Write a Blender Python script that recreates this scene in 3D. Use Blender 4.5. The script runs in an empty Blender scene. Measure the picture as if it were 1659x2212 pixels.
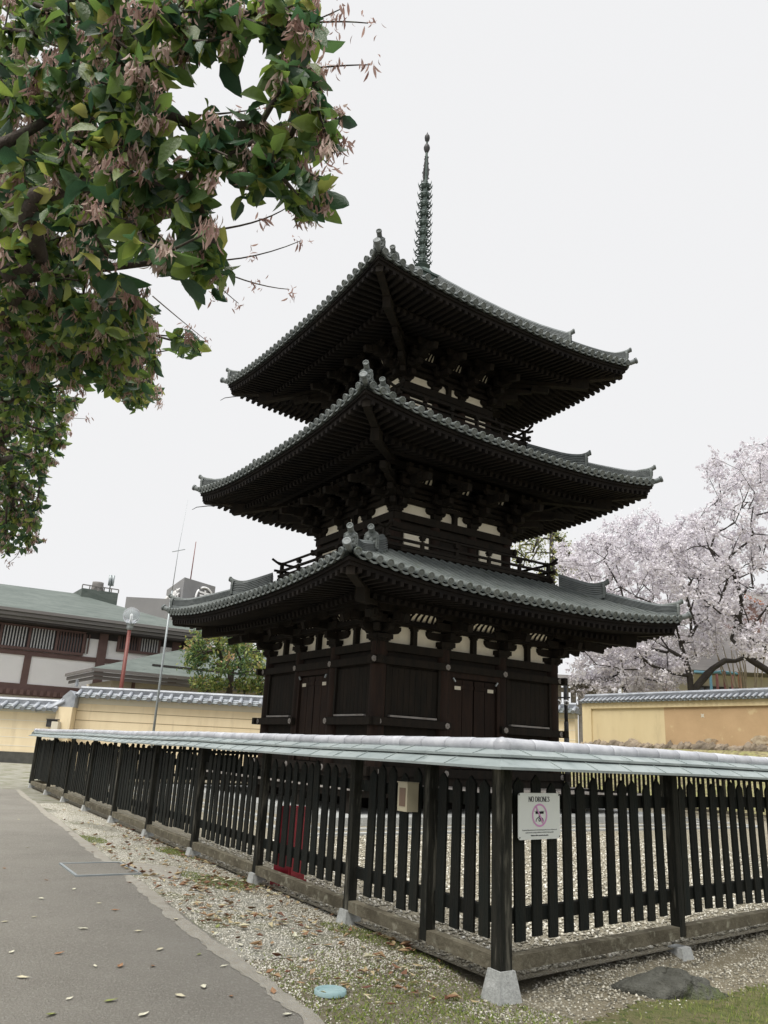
import bpy, math, random
import numpy as np
from mathutils import Matrix, Vector
R = math.radians
random.seed(7); rng = np.random.default_rng(7)
sc = bpy.context.scene
col = sc.collection

# ------------------------------------------------------------------ camera
F, PITCH, ROLL, EYE = 1676.177/1659, .298, .05, 1.15
cp, sp = math.cos(PITCH), math.sin(PITCH); cr, sr = math.cos(ROLL), math.sin(ROLL)
right0, up0, fwd = Vector((1,0,0)), Vector((0,-sp,cp)), Vector((0,cp,sp))
rt_, up_ = right0*cr+up0*sr, up0*cr-right0*sr
cam = bpy.data.cameras.new('camera'); camo = bpy.data.objects.new('camera', cam); col.objects.link(camo)
m = Matrix.Identity(4)
for i in range(3):
    m[i][0] = rt_[i]; m[i][1] = up_[i]; m[i][2] = -fwd[i]
m[2][3] = EYE
camo.matrix_world = m
cam.sensor_fit = 'HORIZONTAL'; cam.sensor_width = 36; cam.lens = 36*F; cam.clip_end = 2000; cam.clip_start = .05
sc.camera = camo

# ------------------------------------------------------------------ world, sun, exposure
SUN_EL, SUN_AZ = 60, -142          # high veiled sun
w = bpy.data.worlds.new('World'); sc.world = w; w.use_nodes = True
nt = w.node_tree; nt.nodes.clear()
out = nt.nodes.new('ShaderNodeOutputWorld'); bg = nt.nodes.new('ShaderNodeBackground')
sky = nt.nodes.new('ShaderNodeTexSky'); sky.sky_type = 'NISHITA'; sky.sun_disc = False
sky.sun_elevation = R(SUN_EL); sky.sun_rotation = R(SUN_AZ)
hs = nt.nodes.new('ShaderNodeHueSaturation'); hs.inputs['Saturation'].default_value = .15
mix = nt.nodes.new('ShaderNodeMix'); mix.data_type = 'RGBA'
mix.inputs['Factor'].default_value = .97
mix.inputs['B'].default_value = (7.6,7.62,7.72,1)       # bright even cloud cover in front of the blue
nt.links.new(sky.outputs[0], hs.inputs['Color']); nt.links.new(hs.outputs[0], mix.inputs['A'])
# overcast: cloud cover above the view, brightness added to light ground and walls
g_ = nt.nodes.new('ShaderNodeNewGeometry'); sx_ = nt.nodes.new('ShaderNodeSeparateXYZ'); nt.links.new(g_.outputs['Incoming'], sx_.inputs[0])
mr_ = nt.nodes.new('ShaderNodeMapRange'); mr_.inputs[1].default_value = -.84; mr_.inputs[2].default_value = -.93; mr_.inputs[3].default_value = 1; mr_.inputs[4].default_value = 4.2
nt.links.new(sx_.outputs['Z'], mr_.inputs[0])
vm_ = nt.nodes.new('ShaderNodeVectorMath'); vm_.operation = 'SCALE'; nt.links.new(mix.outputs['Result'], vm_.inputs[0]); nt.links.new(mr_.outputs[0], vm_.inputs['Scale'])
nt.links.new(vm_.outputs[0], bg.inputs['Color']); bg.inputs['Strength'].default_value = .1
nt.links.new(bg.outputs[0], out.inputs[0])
sl = bpy.data.lights.new('sun', 'SUN'); sl.energy = 3.0; sl.angle = R(30); sl.color = (1,.96,.88)
so = bpy.data.objects.new('sun', sl); col.objects.link(so)
d = Vector((math.sin(R(SUN_AZ))*math.cos(R(SUN_EL)), math.cos(R(SUN_AZ))*math.cos(R(SUN_EL)), math.sin(R(SUN_EL))))
so.rotation_euler = d.to_track_quat('Z','Y').to_euler(); so.location = (0,0,40)
sc.view_settings.view_transform = 'Standard'; sc.view_settings.look = 'None'
sc.view_settings.exposure = .24; sc.view_settings.gamma = 1

# ------------------------------------------------------------------ helpers
def tag(o, label=None, cat=None, group=None, kind=None):
    if label: o['label'] = label
    if cat: o['category'] = cat
    if group: o['group'] = group
    if kind: o['kind'] = kind
    return o
def empty(name, loc=(0,0,0), rz=0, parent=None):
    o = bpy.data.objects.new(name, None); col.objects.link(o); o.location = loc; o.rotation_euler = (0,0,rz)
    o.empty_display_size = .2
    if parent: o.parent = parent
    return o
def at(u, v, D):
    """point on the sight line of photo pixel (u,v on a 1659 wide copy) at ground distance D"""
    x, y = u-829.5, v-1106
    X = cr*x+sr*y; Y = -sr*x+cr*y; f = F*1659
    r = Vector((X, f*cp+Y*sp, f*sp-Y*cp))
    return Vector((0,0,EYE))+r*(D/r.y)
class MB:
    def __init__(s): s.v=[]; s.f=[]; s.sm=[]
    def add(s, vs, fs, smooth=False):
        n=len(s.v); s.v.extend([tuple(p) for p in vs]); s.f.extend([tuple(i+n for i in f) for f in fs]); s.sm.extend([smooth]*len(fs)); return s
    def box(s, c, d, rz=0, taper=1):
        hx,hy,hz=d[0]/2,d[1]/2,d[2]/2; ca,sa=math.cos(rz),math.sin(rz); vs=[]
        for z,k in ((-hz,1),(hz,taper)):
            for x,y in ((-hx,-hy),(hx,-hy),(hx,hy),(-hx,hy)):
                x*=k;y*=k
                vs.append((c[0]+x*ca-y*sa, c[1]+x*sa+y*ca, c[2]+z))
        return s.add(vs,[(3,2,1,0),(4,5,6,7),(0,1,5,4),(1,2,6,5),(2,3,7,6),(3,0,4,7)])
    def bb(s, x0,x1,y0,y1,z0,z1): return s.box(((x0+x1)/2,(y0+y1)/2,(z0+z1)/2),(abs(x1-x0),abs(y1-y0),abs(z1-z0)))
    def beam(s, p0, p1, w_, h_, up=(0,0,1)):
        p0,p1=Vector(p0),Vector(p1); t=(p1-p0).normalized(); u=Vector(up); sd=t.cross(u).normalized(); u=sd.cross(t)
        vs=[]
        for p in (p0,p1):
            for a,b in ((-1,-1),(1,-1),(1,1),(-1,1)): vs.append(p+sd*a*w_/2+u*b*h_/2)
        return s.add(vs,[(3,2,1,0),(4,5,6,7),(0,1,5,4),(1,2,6,5),(2,3,7,6),(3,0,4,7)])
    def tube(s, pts, rad, n=8, cap=True, smooth=True):
        pts=[Vector(p) for p in pts]
        if not hasattr(rad,'__len__'): rad=[rad]*len(pts)
        vs=[];fs=[]; prev=None
        for i,p in enumerate(pts):
            t=(pts[min(i+1,len(pts)-1)]-pts[max(i-1,0)])
            if t.length<1e-9: t=Vector((0,0,1))
            t.normalize()
            if prev is None: a=Vector((0,0,1)) if abs(t.z)<.9 else Vector((1,0,0))
            else: a=prev
            sd=t.cross(a)
            if sd.length<1e-6: sd=t.cross(Vector((1,0,0)))
            sd.normalize(); a=sd.cross(t); prev=a
            for k in range(n):
                th=2*math.pi*k/n; vs.append(p+(sd*math.cos(th)+a*math.sin(th))*rad[i])
        for i in range(len(pts)-1):
            for k in range(n): fs.append((i*n+k,i*n+(k+1)%n,(i+1)*n+(k+1)%n,(i+1)*n+k))
        s.add(vs,fs,smooth)
        if cap:
            n0=len(s.v)-len(vs)
            s.f.append(tuple(n0+k for k in range(n))[::-1]); s.f.append(tuple(n0+(len(pts)-1)*n+k for k in range(n))); s.sm.extend([False]*2)
        return s
    def lathe(s, prof, c=(0,0,0), n=16, smooth=True, axis=None):
        # prof (r,h) ; axis = direction Vector (default z)
        ax=Vector(axis or (0,0,1)).normalized(); a=ax.orthogonal().normalized(); b=ax.cross(a); c=Vector(c)
        vs=[];fs=[]
        for r_,h in prof:
            for k in range(n):
                th=2*math.pi*k/n; vs.append(c+ax*h+(a*math.cos(th)+b*math.sin(th))*r_)
        for i in range(len(prof)-1):
            for k in range(n): fs.append((i*n+k,i*n+(k+1)%n,(i+1)*n+(k+1)%n,(i+1)*n+k))
        return s.add(vs,fs,smooth)
    def prism(s, poly, o, ax, ay, az, d0, d1):
        o,ax,ay,az=map(Vector,(o,ax,ay,az)); n=len(poly)
        vs=[o+ax*x+ay*y+az*d0 for x,y in poly]+[o+ax*x+ay*y+az*d1 for x,y in poly]
        fs=[tuple(range(n))[::-1],tuple(range(n,2*n))]+[(i,(i+1)%n,n+(i+1)%n,n+i) for i in range(n)]
        return s.add(vs,fs)
    def sweep(s, prof, path, sides, ups, cap=True, smooth=False):
        n=len(prof);vs=[];fs=[]
        for p,a,b in zip(path,sides,ups):
            p,a,b=Vector(p),Vector(a),Vector(b)
            for x,y in prof: vs.append(p+a*x+b*y)
        for i in range(len(path)-1):
            for k in range(n): fs.append((i*n+k,i*n+(k+1)%n,(i+1)*n+(k+1)%n,(i+1)*n+k))
        if cap: fs.append(tuple(range(n))[::-1]); fs.append(tuple((len(path)-1)*n+k for k in range(n)))
        return s.add(vs,fs,smooth)
    def grid(s, fn, nu, nv, smooth=True):
        vs=[fn(i/nu,j/nv) for i in range(nu+1) for j in range(nv+1)]
        fs=[(i*(nv+1)+j,(i+1)*(nv+1)+j,(i+1)*(nv+1)+j+1,i*(nv+1)+j+1) for i in range(nu) for j in range(nv)]
        return s.add(vs,fs,smooth)
    def four(s):
        v0=list(s.v);f0=list(s.f);s0=list(s.sm)
        for k in (1,2,3):
            n=len(s.v)
            for x,y,z in v0:
                for _ in range(k): x,y=-y,x
                s.v.append((x,y,z))
            s.f.extend([tuple(i+n for i in f) for f in f0]); s.sm.extend(s0)
        return s
    def build(s, name, mat, parent=None, loc=None):
        me=bpy.data.meshes.new(name); me.from_pydata(s.v,[],s.f); me.materials.append(mat)
        me.polygons.foreach_set('use_smooth',s.sm); me.update()
        o=bpy.data.objects.new(name,me); col.objects.link(o)
        if parent: o.parent=parent
        if loc: o.location=loc
        return o
def inst(name, me, parent, loc, rz=0, scale=None, rx=0):
    o=bpy.data.objects.new(name,me); col.objects.link(o); o.parent=parent; o.location=loc; o.rotation_euler=(rx,0,rz)
    if scale: o.scale=scale
    return o
def npmesh(name, V, Fq, mat, tint=None, parent=None, smooth=False):
    """V (n,3), Fq (m,4 or 3) numpy"""
    me=bpy.data.meshes.new(name); k=Fq.shape[1]
    me.vertices.add(len(V)); me.vertices.foreach_set('co',V.astype(np.float32).ravel())
    me.loops.add(Fq.size); me.loops.foreach_set('vertex_index',Fq.astype(np.int32).ravel())
    me.polygons.add(len(Fq)); me.polygons.foreach_set('loop_start',np.arange(0,Fq.size,k,dtype=np.int32))
    me.polygons.foreach_set('loop_total',np.full(len(Fq),k,dtype=np.int32))
    me.polygons.foreach_set('use_smooth',np.full(len(Fq),smooth))
    if tint is not None:
        a=me.attributes.new('tint','FLOAT','FACE'); a.data.foreach_set('value',tint.astype(np.float32))
    me.update(calc_edges=True); me.validate(); me.materials.append(mat)
    o=bpy.data.objects.new(name,me); col.objects.link(o)
    if parent: o.parent=parent
    return o

# ------------------------------------------------------------------ materials
def mat(name, c1, c2=None, rough=.8, scale=4, stretch=(1,1,1), detail=6, bump=0, bscale=None, metal=0, spec=.3,
        rand=0, tint=None, trans=0, c3=None, lo=.35, hi=.65, wave=None, c3scale=None, c3lo=.55, c3hi=.7):
    m_=bpy.data.materials.new(name); m_.use_nodes=True; t=m_.node_tree; L=t.links.new; N=t.nodes.new
    b=t.nodes['Principled BSDF']; b.inputs['Roughness'].default_value=rough; b.inputs['Metallic'].default_value=metal
    b.inputs['Specular IOR Level'].default_value=spec
    tc=N('ShaderNodeTexCoord'); mp=N('ShaderNodeMapping'); mp.inputs['Scale'].default_value=stretch; L(tc.outputs['Object'],mp.inputs[0])
    vec=mp.outputs[0]
    if rand:
        oi=N('ShaderNodeObjectInfo'); ad=N('ShaderNodeVectorMath'); ad.operation='ADD'; ml=N('ShaderNodeVectorMath'); ml.operation='SCALE'
        cx=N('ShaderNodeCombineXYZ'); 
        for i in range(3): L(oi.outputs['Random'],cx.inputs[i])
        L(cx.outputs[0],ml.inputs[0]); ml.inputs['Scale'].default_value=37; L(vec,ad.inputs[0]); L(ml.outputs[0],ad.inputs[1]); vec=ad.outputs[0]
    def noise(sc_,det=detail):
        n=N('ShaderNodeTexNoise'); n.inputs['Scale'].default_value=sc_; n.inputs['Detail'].default_value=det; n.inputs['Roughness'].default_value=.62; L(vec,n.inputs['Vector']); return n.outputs['Fac']
    c=None
    if c2:
        n=noise(scale); mr=N('ShaderNodeMapRange'); mr.inputs[1].default_value=lo; mr.inputs[2].default_value=hi; L(n,mr.inputs[0])
        mx=N('ShaderNodeMix'); mx.data_type='RGBA'; mx.inputs['A'].default_value=(*c1,1); mx.inputs['B'].default_value=(*c2,1); L(mr.outputs[0],mx.inputs['Factor']); c=mx.outputs['Result']
    else:
        rg=N('ShaderNodeRGB'); rg.outputs[0].default_value=(*c1,1); c=rg.outputs[0]
    if c3:
        n=noise(c3scale or scale*3.7); mr=N('ShaderNodeMapRange'); mr.inputs[1].default_value=c3lo; mr.inputs[2].default_value=c3hi; L(n,mr.inputs[0])
        mx=N('ShaderNodeMix'); mx.data_type='RGBA'; L(c,mx.inputs['A']); mx.inputs['B'].default_value=(*c3,1); L(mr.outputs[0],mx.inputs['Factor']); c=mx.outputs['Result']
    if tint:
        a=N('ShaderNodeAttribute'); a.attribute_name='tint'; r_=N('ShaderNodeValToRGB'); r_.color_ramp.interpolation='LINEAR'
        while len(r_.color_ramp.elements)<len(tint): r_.color_ramp.elements.new(.5)
        for e,(p,cc) in zip(r_.color_ramp.elements,tint): e.position=p; e.color=(*cc,1)
        L(a.outputs['Fac'],r_.inputs[0]); c=r_.outputs[0]
    if rand:
        hv=N('ShaderNodeHueSaturation'); mr=N('ShaderNodeMapRange'); mr.inputs[3].default_value=1-rand; mr.inputs[4].default_value=1+rand
        L(oi.outputs['Random'],mr.inputs[0]); L(mr.outputs[0],hv.inputs['Value']); L(c,hv.inputs['Color']); c=hv.outputs[0]
    L(c,b.inputs['Base Color'])
    if bump:
        n=noise(bscale or scale*4,5); bp=N('ShaderNodeBump'); bp.inputs['Strength'].default_value=min(1,bump); bp.inputs['Distance'].default_value=.02 if bump<=1 else .05; L(n,bp.inputs['Height']); L(bp.outputs[0],b.inputs['Normal'])
    if trans:
        tr=N('ShaderNodeBsdfTranslucent'); L(c,tr.inputs[0]); ms=N('ShaderNodeMixShader'); ms.inputs[0].default_value=trans
        L(b.outputs[0],ms.inputs[1]); L(tr.outputs[0],ms.inputs[2]); L(ms.outputs[0],t.nodes['Material Output'].inputs[0])
    return m_
M={}
M['wood']=mat('dark_wood',(.022,.017,.013),(.013,.012,.010),rough=.85,scale=3,stretch=(3,3,.6),bump=.3,rand=.15,spec=.15)
M['redwood']=mat('red_brown_wood',(.030,.018,.013),(.017,.012,.010),rough=.8,scale=3,stretch=(4,4,.5),bump=.3,rand=.15,spec=.15)
M['weather']=mat('weathered_wood',(.34,.32,.30),(.24,.22,.20),rough=.9,scale=5,stretch=(1,1,1),bump=.3,spec=.1)
M['soffit']=mat('soffit_wood',(.018,.015,.013),(.011,.010,.010),rough=.9,scale=2,bump=.2,spec=.1)
M['plaster']=mat('old_plaster',(.86,.81,.67),(.76,.70,.56),rough=.9,scale=3,bump=.2,c3=(.58,.52,.40),c3lo=.62,c3hi=.8)
M['tile']=mat('roof_tile',(.075,.088,.085),(.135,.15,.145),rough=.6,scale=2.2,bump=.25,bscale=30,c3=(.07,.085,.06),c3lo=.58,c3hi=.72,c3scale=5,spec=.4)
M['tile2']=mat('ridge_tile_clay',(.085,.10,.10),(.15,.165,.165),rough=.55,scale=4,bump=.2,bscale=40,spec=.4,c3=(.09,.1,.08),c3scale=9,c3lo=.6,c3hi=.75)
M['wtile']=mat('wall_tile',(.20,.215,.24),(.33,.35,.38),rough=.42,scale=3,bump=.15,spec=.5,rand=.1)
M['bronze']=mat('old_bronze',(.05,.075,.068),(.09,.12,.11),rough=.6,scale=4,spec=.3)
M['iron']=mat('dark_iron',(.03,.03,.035),(.05,.05,.05),rough=.6,scale=5,spec=.3)
M['fence']=mat('black_fence_wood',(.007,.010,.009),(.013,.013,.010),rough=.8,scale=3,stretch=(6,6,1.2),bump=.5,rand=.3,spec=.2,c3=(.05,.046,.036),c3lo=.66,c3hi=.82,c3scale=4)
M['post']=mat('worn_post_wood',(.012,.013,.011),(.030,.029,.023),rough=.85,scale=3,stretch=(8,8,1),bump=.6,rand=.15,spec=.15,c3=(.20,.19,.155),c3lo=.54,c3hi=.80,c3scale=2.2)
M['sill']=mat('grey_sill_wood',(.15,.135,.10),(.075,.066,.048),rough=.9,scale=4,bump=.7,bscale=22,rand=.1,spec=.1,c3=(.28,.27,.21),c3lo=.55,c3hi=.72)
M['copper']=mat('green_copper_sheet',(.19,.225,.225),(.27,.305,.30),rough=.42,scale=2.5,spec=.5,c3=(.13,.16,.155),c3lo=.56,c3hi=.75,bump=.15,bscale=5)
M['ridge']=mat('glazed_ridge_tile',(.46,.47,.50),(.33,.34,.37),rough=.4,scale=9,spec=.5,bump=.1,bscale=60,rand=.12)
M['granite']=mat('granite',(.42,.43,.42),(.30,.31,.30),rough=.85,scale=60,bump=.3,bscale=90,c3=(.5,.51,.5),c3scale=14)
M['concrete']=mat('concrete',(.27,.265,.25),(.20,.195,.18),rough=.9,scale=5,bump=.3,bscale=60)
M['asphalt']=mat('asphalt',(.27,.252,.218),(.345,.325,.285),rough=.95,scale=1.1,bump=1.5,bscale=95,c3=(.40,.385,.34),c3scale=75,c3lo=.50,c3hi=.68,lo=.3,hi=.7)
M['asphalt_edge']=mat('asphalt_edge',(.32,.295,.245),(.39,.365,.31),rough=.95,scale=9,bump=1,bscale=120,c3=(.36,.36,.34),c3scale=90,c3lo=.55,c3hi=.64)
M['ground']=mat('earth_gravel',(.22,.195,.14),(.13,.11,.07),rough=.95,scale=1.6,bump=1,bscale=70,c3=(.32,.30,.24),c3scale=60,c3lo=.56,c3hi=.62)
M['strip']=mat('pale_gravel',(.27,.26,.20),(.38,.37,.32),rough=.95,scale=2,bump=1.2,bscale=60,c3=(.17,.175,.085),c3scale=1.7,c3lo=.52,c3hi=.66)
M['court']=mat('court_gravel',(.40,.36,.27),(.27,.24,.17),rough=.95,scale=55,bump=1.2,bscale=60,c3=(.55,.52,.44),c3scale=80,c3lo=.55,c3hi=.62)
M['bank']=mat('grassy_bank',(.24,.25,.09),(.30,.26,.15),rough=.95,scale=2.5,bump=1,bscale=25,c3=(.14,.115,.07),c3scale=9,c3lo=.45,c3hi=.6)
M['moss']=mat('moss_turf',(.16,.18,.055),(.22,.19,.10),rough=1,scale=3,bump=1.5,bscale=90,c3=(.10,.13,.035),c3scale=22,c3lo=.5,c3hi=.62)
M['yellow']=mat('yellow_plaster',(.66,.55,.34),(.60,.49,.29),rough=.9,scale=.8,bump=.2,bscale=25,c3=(.50,.41,.26),c3scale=1.6,c3lo=.56,c3hi=.8,stretch=(1.6,1.6,.5))
M['orange']=mat('orange_plaster',(.52,.36,.21),(.45,.31,.175),rough=.9,scale=1.2,bump=.2,bscale=25,c3=(.56,.43,.25),c3scale=3,c3lo=.62,c3hi=.7)
M['cream']=mat('cream_plaster',(.80,.68,.47),(.74,.62,.42),rough=.9,scale=1.2,bump=.1,bscale=25,stretch=(2,2,.35),c3=(.60,.50,.34),c3scale=1.6,c3lo=.55,c3hi=.8)
M['creamtop']=mat('pale_grey_plaster',(.60,.56,.46),rough=.9)
M['line']=mat('white_line',(.75,.70,.60),rough=.9)
M['lineb']=mat('brown_line',(.30,.24,.15),rough=.9)
M['darkbase']=mat('dark_wall_base',(.06,.06,.055),(.09,.09,.08),rough=.9,scale=4)
M['hwall']=mat('white_render',(.88,.88,.87),(.84,.84,.83),rough=.8,scale=1)
M['hbrown']=mat('brown_timber',(.15,.095,.085),(.12,.075,.068),rough=.7,scale=2)
M['hdark']=mat('dark_soffit',(.045,.04,.038),rough=.8)
M['hroof']=mat('green_grey_shingle',(.075,.093,.083),(.115,.135,.122),rough=.7,scale=1.4,stretch=(.5,1,2),bump=.4,bscale=8,c3=(.05,.064,.056),c3scale=5)
M['fascia']=mat('grey_fascia',(.20,.19,.18),(.14,.13,.125),rough=.6,scale=2,stretch=(.1,1,12))
M['tower']=mat('tower_concrete',(.20,.20,.205),(.235,.235,.24),rough=.8,scale=.3)
M['white']=mat('white_paint',(.8,.8,.8),rough=.5)
M['signw']=mat('sign_board',(.74,.77,.75),(.70,.73,.71),rough=.4,scale=4,spec=.4)
M['ink']=mat('black_ink',(.02,.02,.03),rough=.6)
M['grey_ink']=mat('grey_ink',(.28,.29,.30),rough=.6)
M['pink']=mat('pink_ring',(.62,.30,.55),rough=.5)
M['red']=mat('red_paint',(.30,.006,.022),(.20,.005,.015),rough=.4,scale=3,spec=.5)
M['redpole']=mat('brown_red_pole',(.16,.045,.035),rough=.5,spec=.4)
M['beige']=mat('beige_metal',(.42,.38,.27),(.38,.34,.24),rough=.5,scale=6,spec=.4)
M['brown']=mat('brown_panel',(.14,.09,.06),rough=.5,spec=.4)
M['galv']=mat('galvanised_steel',(.34,.37,.38),(.28,.31,.32),rough=.45,metal=.4,scale=10)
M['bluecap']=mat('blue_plastic',(.19,.30,.31),(.28,.38,.38),rough=.6,scale=10)
M['blue']=mat('blue_paint',(.16,.36,.45),rough=.5)
M['orangep']=mat('orange_paint',(.32,.13,.07),rough=.5)
M['rock']=mat('dark_rock',(.055,.055,.045),(.11,.11,.095),rough=.95,scale=8,bump=1.5,bscale=25,c3=(.09,.11,.04),c3scale=5)
M['stone']=mat('field_stone',(.28,.23,.17),(.18,.15,.12),rough=.95,scale=4,bump=1,bscale=15,rand=.25)
M['scar']=mat('bare_clay',(.52,.44,.32),(.30,.22,.14),rough=.95,scale=7,bump=1,bscale=15)
M['window']=mat('window_glass',(.05,.055,.06),rough=.15,spec=.5)
M['lattice']=mat('pale_lattice',(.50,.50,.50),rough=.7)
M['bark']=mat('bark',(.075,.06,.05),(.045,.038,.032),rough=.95,scale=8,stretch=(1,1,.4),bump=1,bscale=25,c3=(.11,.12,.07))
M['cbark']=mat('cherry_bark',(.028,.023,.022),(.050,.044,.040),rough=.95,scale=4,bump=1,bscale=14,c3=(.06,.065,.035))
GREEN=[(0,(.026,.062,.040)),(.28,(.050,.11,.045)),(.5,(.115,.19,.042)),(.8,(.24,.31,.06)),(1,(.42,.42,.11))]
M['leaf']=mat('evergreen_leaf',(.05,.08,.03),rough=.36,spec=.6,tint=GREEN,trans=.5,bump=.3,scale=60,bscale=90)
M['pinkleaf']=mat('pink_young_leaf',(.4,.2,.2),rough=.6,tint=[(0,(.22,.12,.10)),(.5,(.44,.30,.26)),(1,(.62,.53,.46))],trans=.4)
M['leaf2']=mat('garden_leaf',(.08,.12,.03),rough=.5,spec=.4,tint=[(0,(.04,.09,.04)),(.35,(.11,.18,.05)),(.75,(.30,.32,.08)),(1,(.46,.30,.17))],trans=.35)
M['conifer']=mat('yellow_green_needles',(.2,.2,.05),rough=.6,tint=[(0,(.07,.11,.05)),(.5,(.20,.22,.07)),(1,(.36,.34,.09))],trans=.3)
M['blossom']=mat('cherry_blossom',(.8,.7,.75),rough=.7,tint=[(0,(.44,.41,.45)),(.4,(.64,.61,.65)),(1,(.86,.84,.88))],trans=.4)
M['litter']=mat('dead_leaf',(.3,.2,.1),rough=.7,tint=[(0,(.12,.045,.03)),(.35,(.26,.15,.08)),(.7,(.45,.38,.22)),(1,(.55,.55,.42))],trans=.1)
M['pebble']=mat('pebble',(.3,.3,.3),rough=.85,tint=[(0,(.10,.095,.08)),(.3,(.32,.30,.24)),(.7,(.54,.51,.43)),(1,(.74,.73,.68))])
M['grassb']=mat('grass_blades',(.1,.2,.05),rough=.7,tint=[(0,(.10,.15,.03)),(.5,(.20,.26,.055)),(1,(.36,.35,.13))],trans=.3)
M['twig']=mat('bare_twig',(.24,.20,.14),(.32,.28,.20),rough=.9,scale=5)
M['globe']=bpy.data.materials.new('lamp_globe'); M['globe'].use_nodes=True
_b=M['globe'].node_tree.nodes['Principled BSDF']; _b.inputs['Base Color'].default_value=(.72,.75,.78,1); _b.inputs['Roughness'].default_value=.12
_b.inputs['Transmission Weight'].default_value=.75; _b.inputs['IOR'].default_value=1.05

# ------------------------------------------------------------------ frames of reference
YAW=.58; PC=Vector((.711,18.345,0)); E1=Vector((math.cos(YAW),math.sin(YAW),0)); E2=Vector((-math.sin(YAW),math.cos(YAW),0))
def loc2w(lx,ly,z=0): return PC+E1*lx+E2*ly+Vector((0,0,z))
FC=Vector((.732,4.566,0)); AL,AR=.541+math.pi/2,.67
eL=Vector((math.cos(AL),math.sin(AL),0)); eR=Vector((math.cos(AR),math.sin(AR),0))
FL=FC+eL*16.0; FR=FC+eR*15.1; BK=FR+E2*16.3; BL=FL+E1*15.3

# ------------------------------------------------------------------ ground
def smooth(t): t=np.clip(t,0,1); return t*t*(3-2*t)
def gz(x,y):
    lx=(x-PC.x)*E1.x+(y-PC.y)*E1.y; ly=(x-PC.x)*E2.x+(y-PC.y)*E2.y
    bank=1.66*smooth((lx-8.4)/3.7)*smooth((ly+14)/5)
    s_=(x-FC.x)*eR.x+(y-FC.y)*eR.y; o_=(x-FC.x)*eR.y-(y-FC.y)*eR.x     # outward of the right fence
    low=-.07*smooth((s_-.3)/1.2)*smooth(o_/.25+.3)
    dip=-.06*np.exp(-((x-FC.x)**2+(y-FC.y)**2)/.45**2)*(1-.8*smooth((s_-.3)/1.2))
    return bank+low+dip
def axis(lo,hi,fine0,fine1,st):
    a=list(np.arange(fine0,fine1+.01,st)); g=st; x=fine0
    while x>lo: g*=1.35; x-=g; a.insert(0,x)
    g=st; x=fine1
    while x<hi: g*=1.35; x+=g; a.append(x)
    return np.array(a)
ax_,ay_=axis(-500,500,-4,20,.2),axis(-60,900,2,34,.2)
X,Y=np.meshgrid(ax_,ay_,indexing='ij'); Z=gz(X,Y)
nx,ny=X.shape; V=np.stack([X,Y,Z],-1).reshape(-1,3); I=np.arange(nx*ny).reshape(nx,ny)
Q=np.stack([I[:-1,:-1],I[1:,:-1],I[1:,1:],I[:-1,1:]],-1).reshape(-1,4)
g=npmesh('ground',V,Q,M['ground'],smooth=True); tag(g,kind='structure')
g.data.materials.append(M['bank'])
cx_=V[Q].mean(1); lxq=(cx_[:,0]-PC.x)*E1.x+(cx_[:,1]-PC.y)*E1.y
g.data.polygons.foreach_set('material_index',((lxq>8.6)&(cx_[:,1]>12)).astype(np.int32))
def sheet(name,pts,z,m_,nsub=1,wob=0):
    # polygon sheet with optional wobbling outline
    P=[]; n=len(pts)
    for i in range(n):
        a,b=Vector(pts[i]+(0,)),Vector(pts[(i+1)%n]+(0,)); dn=(b-a).cross(Vector((0,0,1))).normalized()
        for k in range(nsub):
            t=k/nsub; p=a.lerp(b,t)+dn*(random.uniform(-wob,wob) if k else 0); P.append((p.x,p.y,z))
    o=MB().add(P,[tuple(range(len(P)))]).build(name,m_); tag(o,kind='structure'); return o
ed=Vector((-.471,.882,0)); e0=Vector((-.149,3.891,0))
def edge(t,off=0): p=e0+ed*t+Vector((.882,.471,0))*off; return (p.x,p.y)
# asphalt walk with its paler crumbling border
sheet('path',[(-60,-20),edge(-24),edge(15.2),(-60,42)][::1],.004,M['asphalt'])
bp=[edge(t,random.uniform(-.008,.010)+.012*math.sin(t*2.3)+.006*math.sin(t*11)) for t in np.arange(-4,15.3,.045)]
ip=[edge(t,-.10+random.uniform(-.012,.012)+.02*math.sin(t*1.7+1)+.01*math.sin(t*13)) for t in np.arange(-4,15.3,.045)]
mb=MB(); n=len(bp); mb.add([(p[0],p[1],.0062) for p in ip]+[(p[0],p[1],.0062) for p in bp],[(i,n+i,n+i+1,i+1) for i in range(n-1)])
tag(mb.build('path_border',M['asphalt_edge']),kind='structure')
# pale gravel strip between path and fence
q0=FC+eL*(-.1); q0=(q0.x,q0.y); q1=FL; 
sheet('gravel_strip',[edge(1.1,-.06),(-.42,4.95),(-.2,5.15),(-.12,5.5),(q1.x,q1.y),(-12,33),(-40,33),(-40,28),edge(15.2,-.06)],.0035,M['strip'],1)
# court inside the fence
sheet('gravel_court',[(p.x,p.y) for p in (FC,FR,BK,FL)],.02,M['court'])
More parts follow.
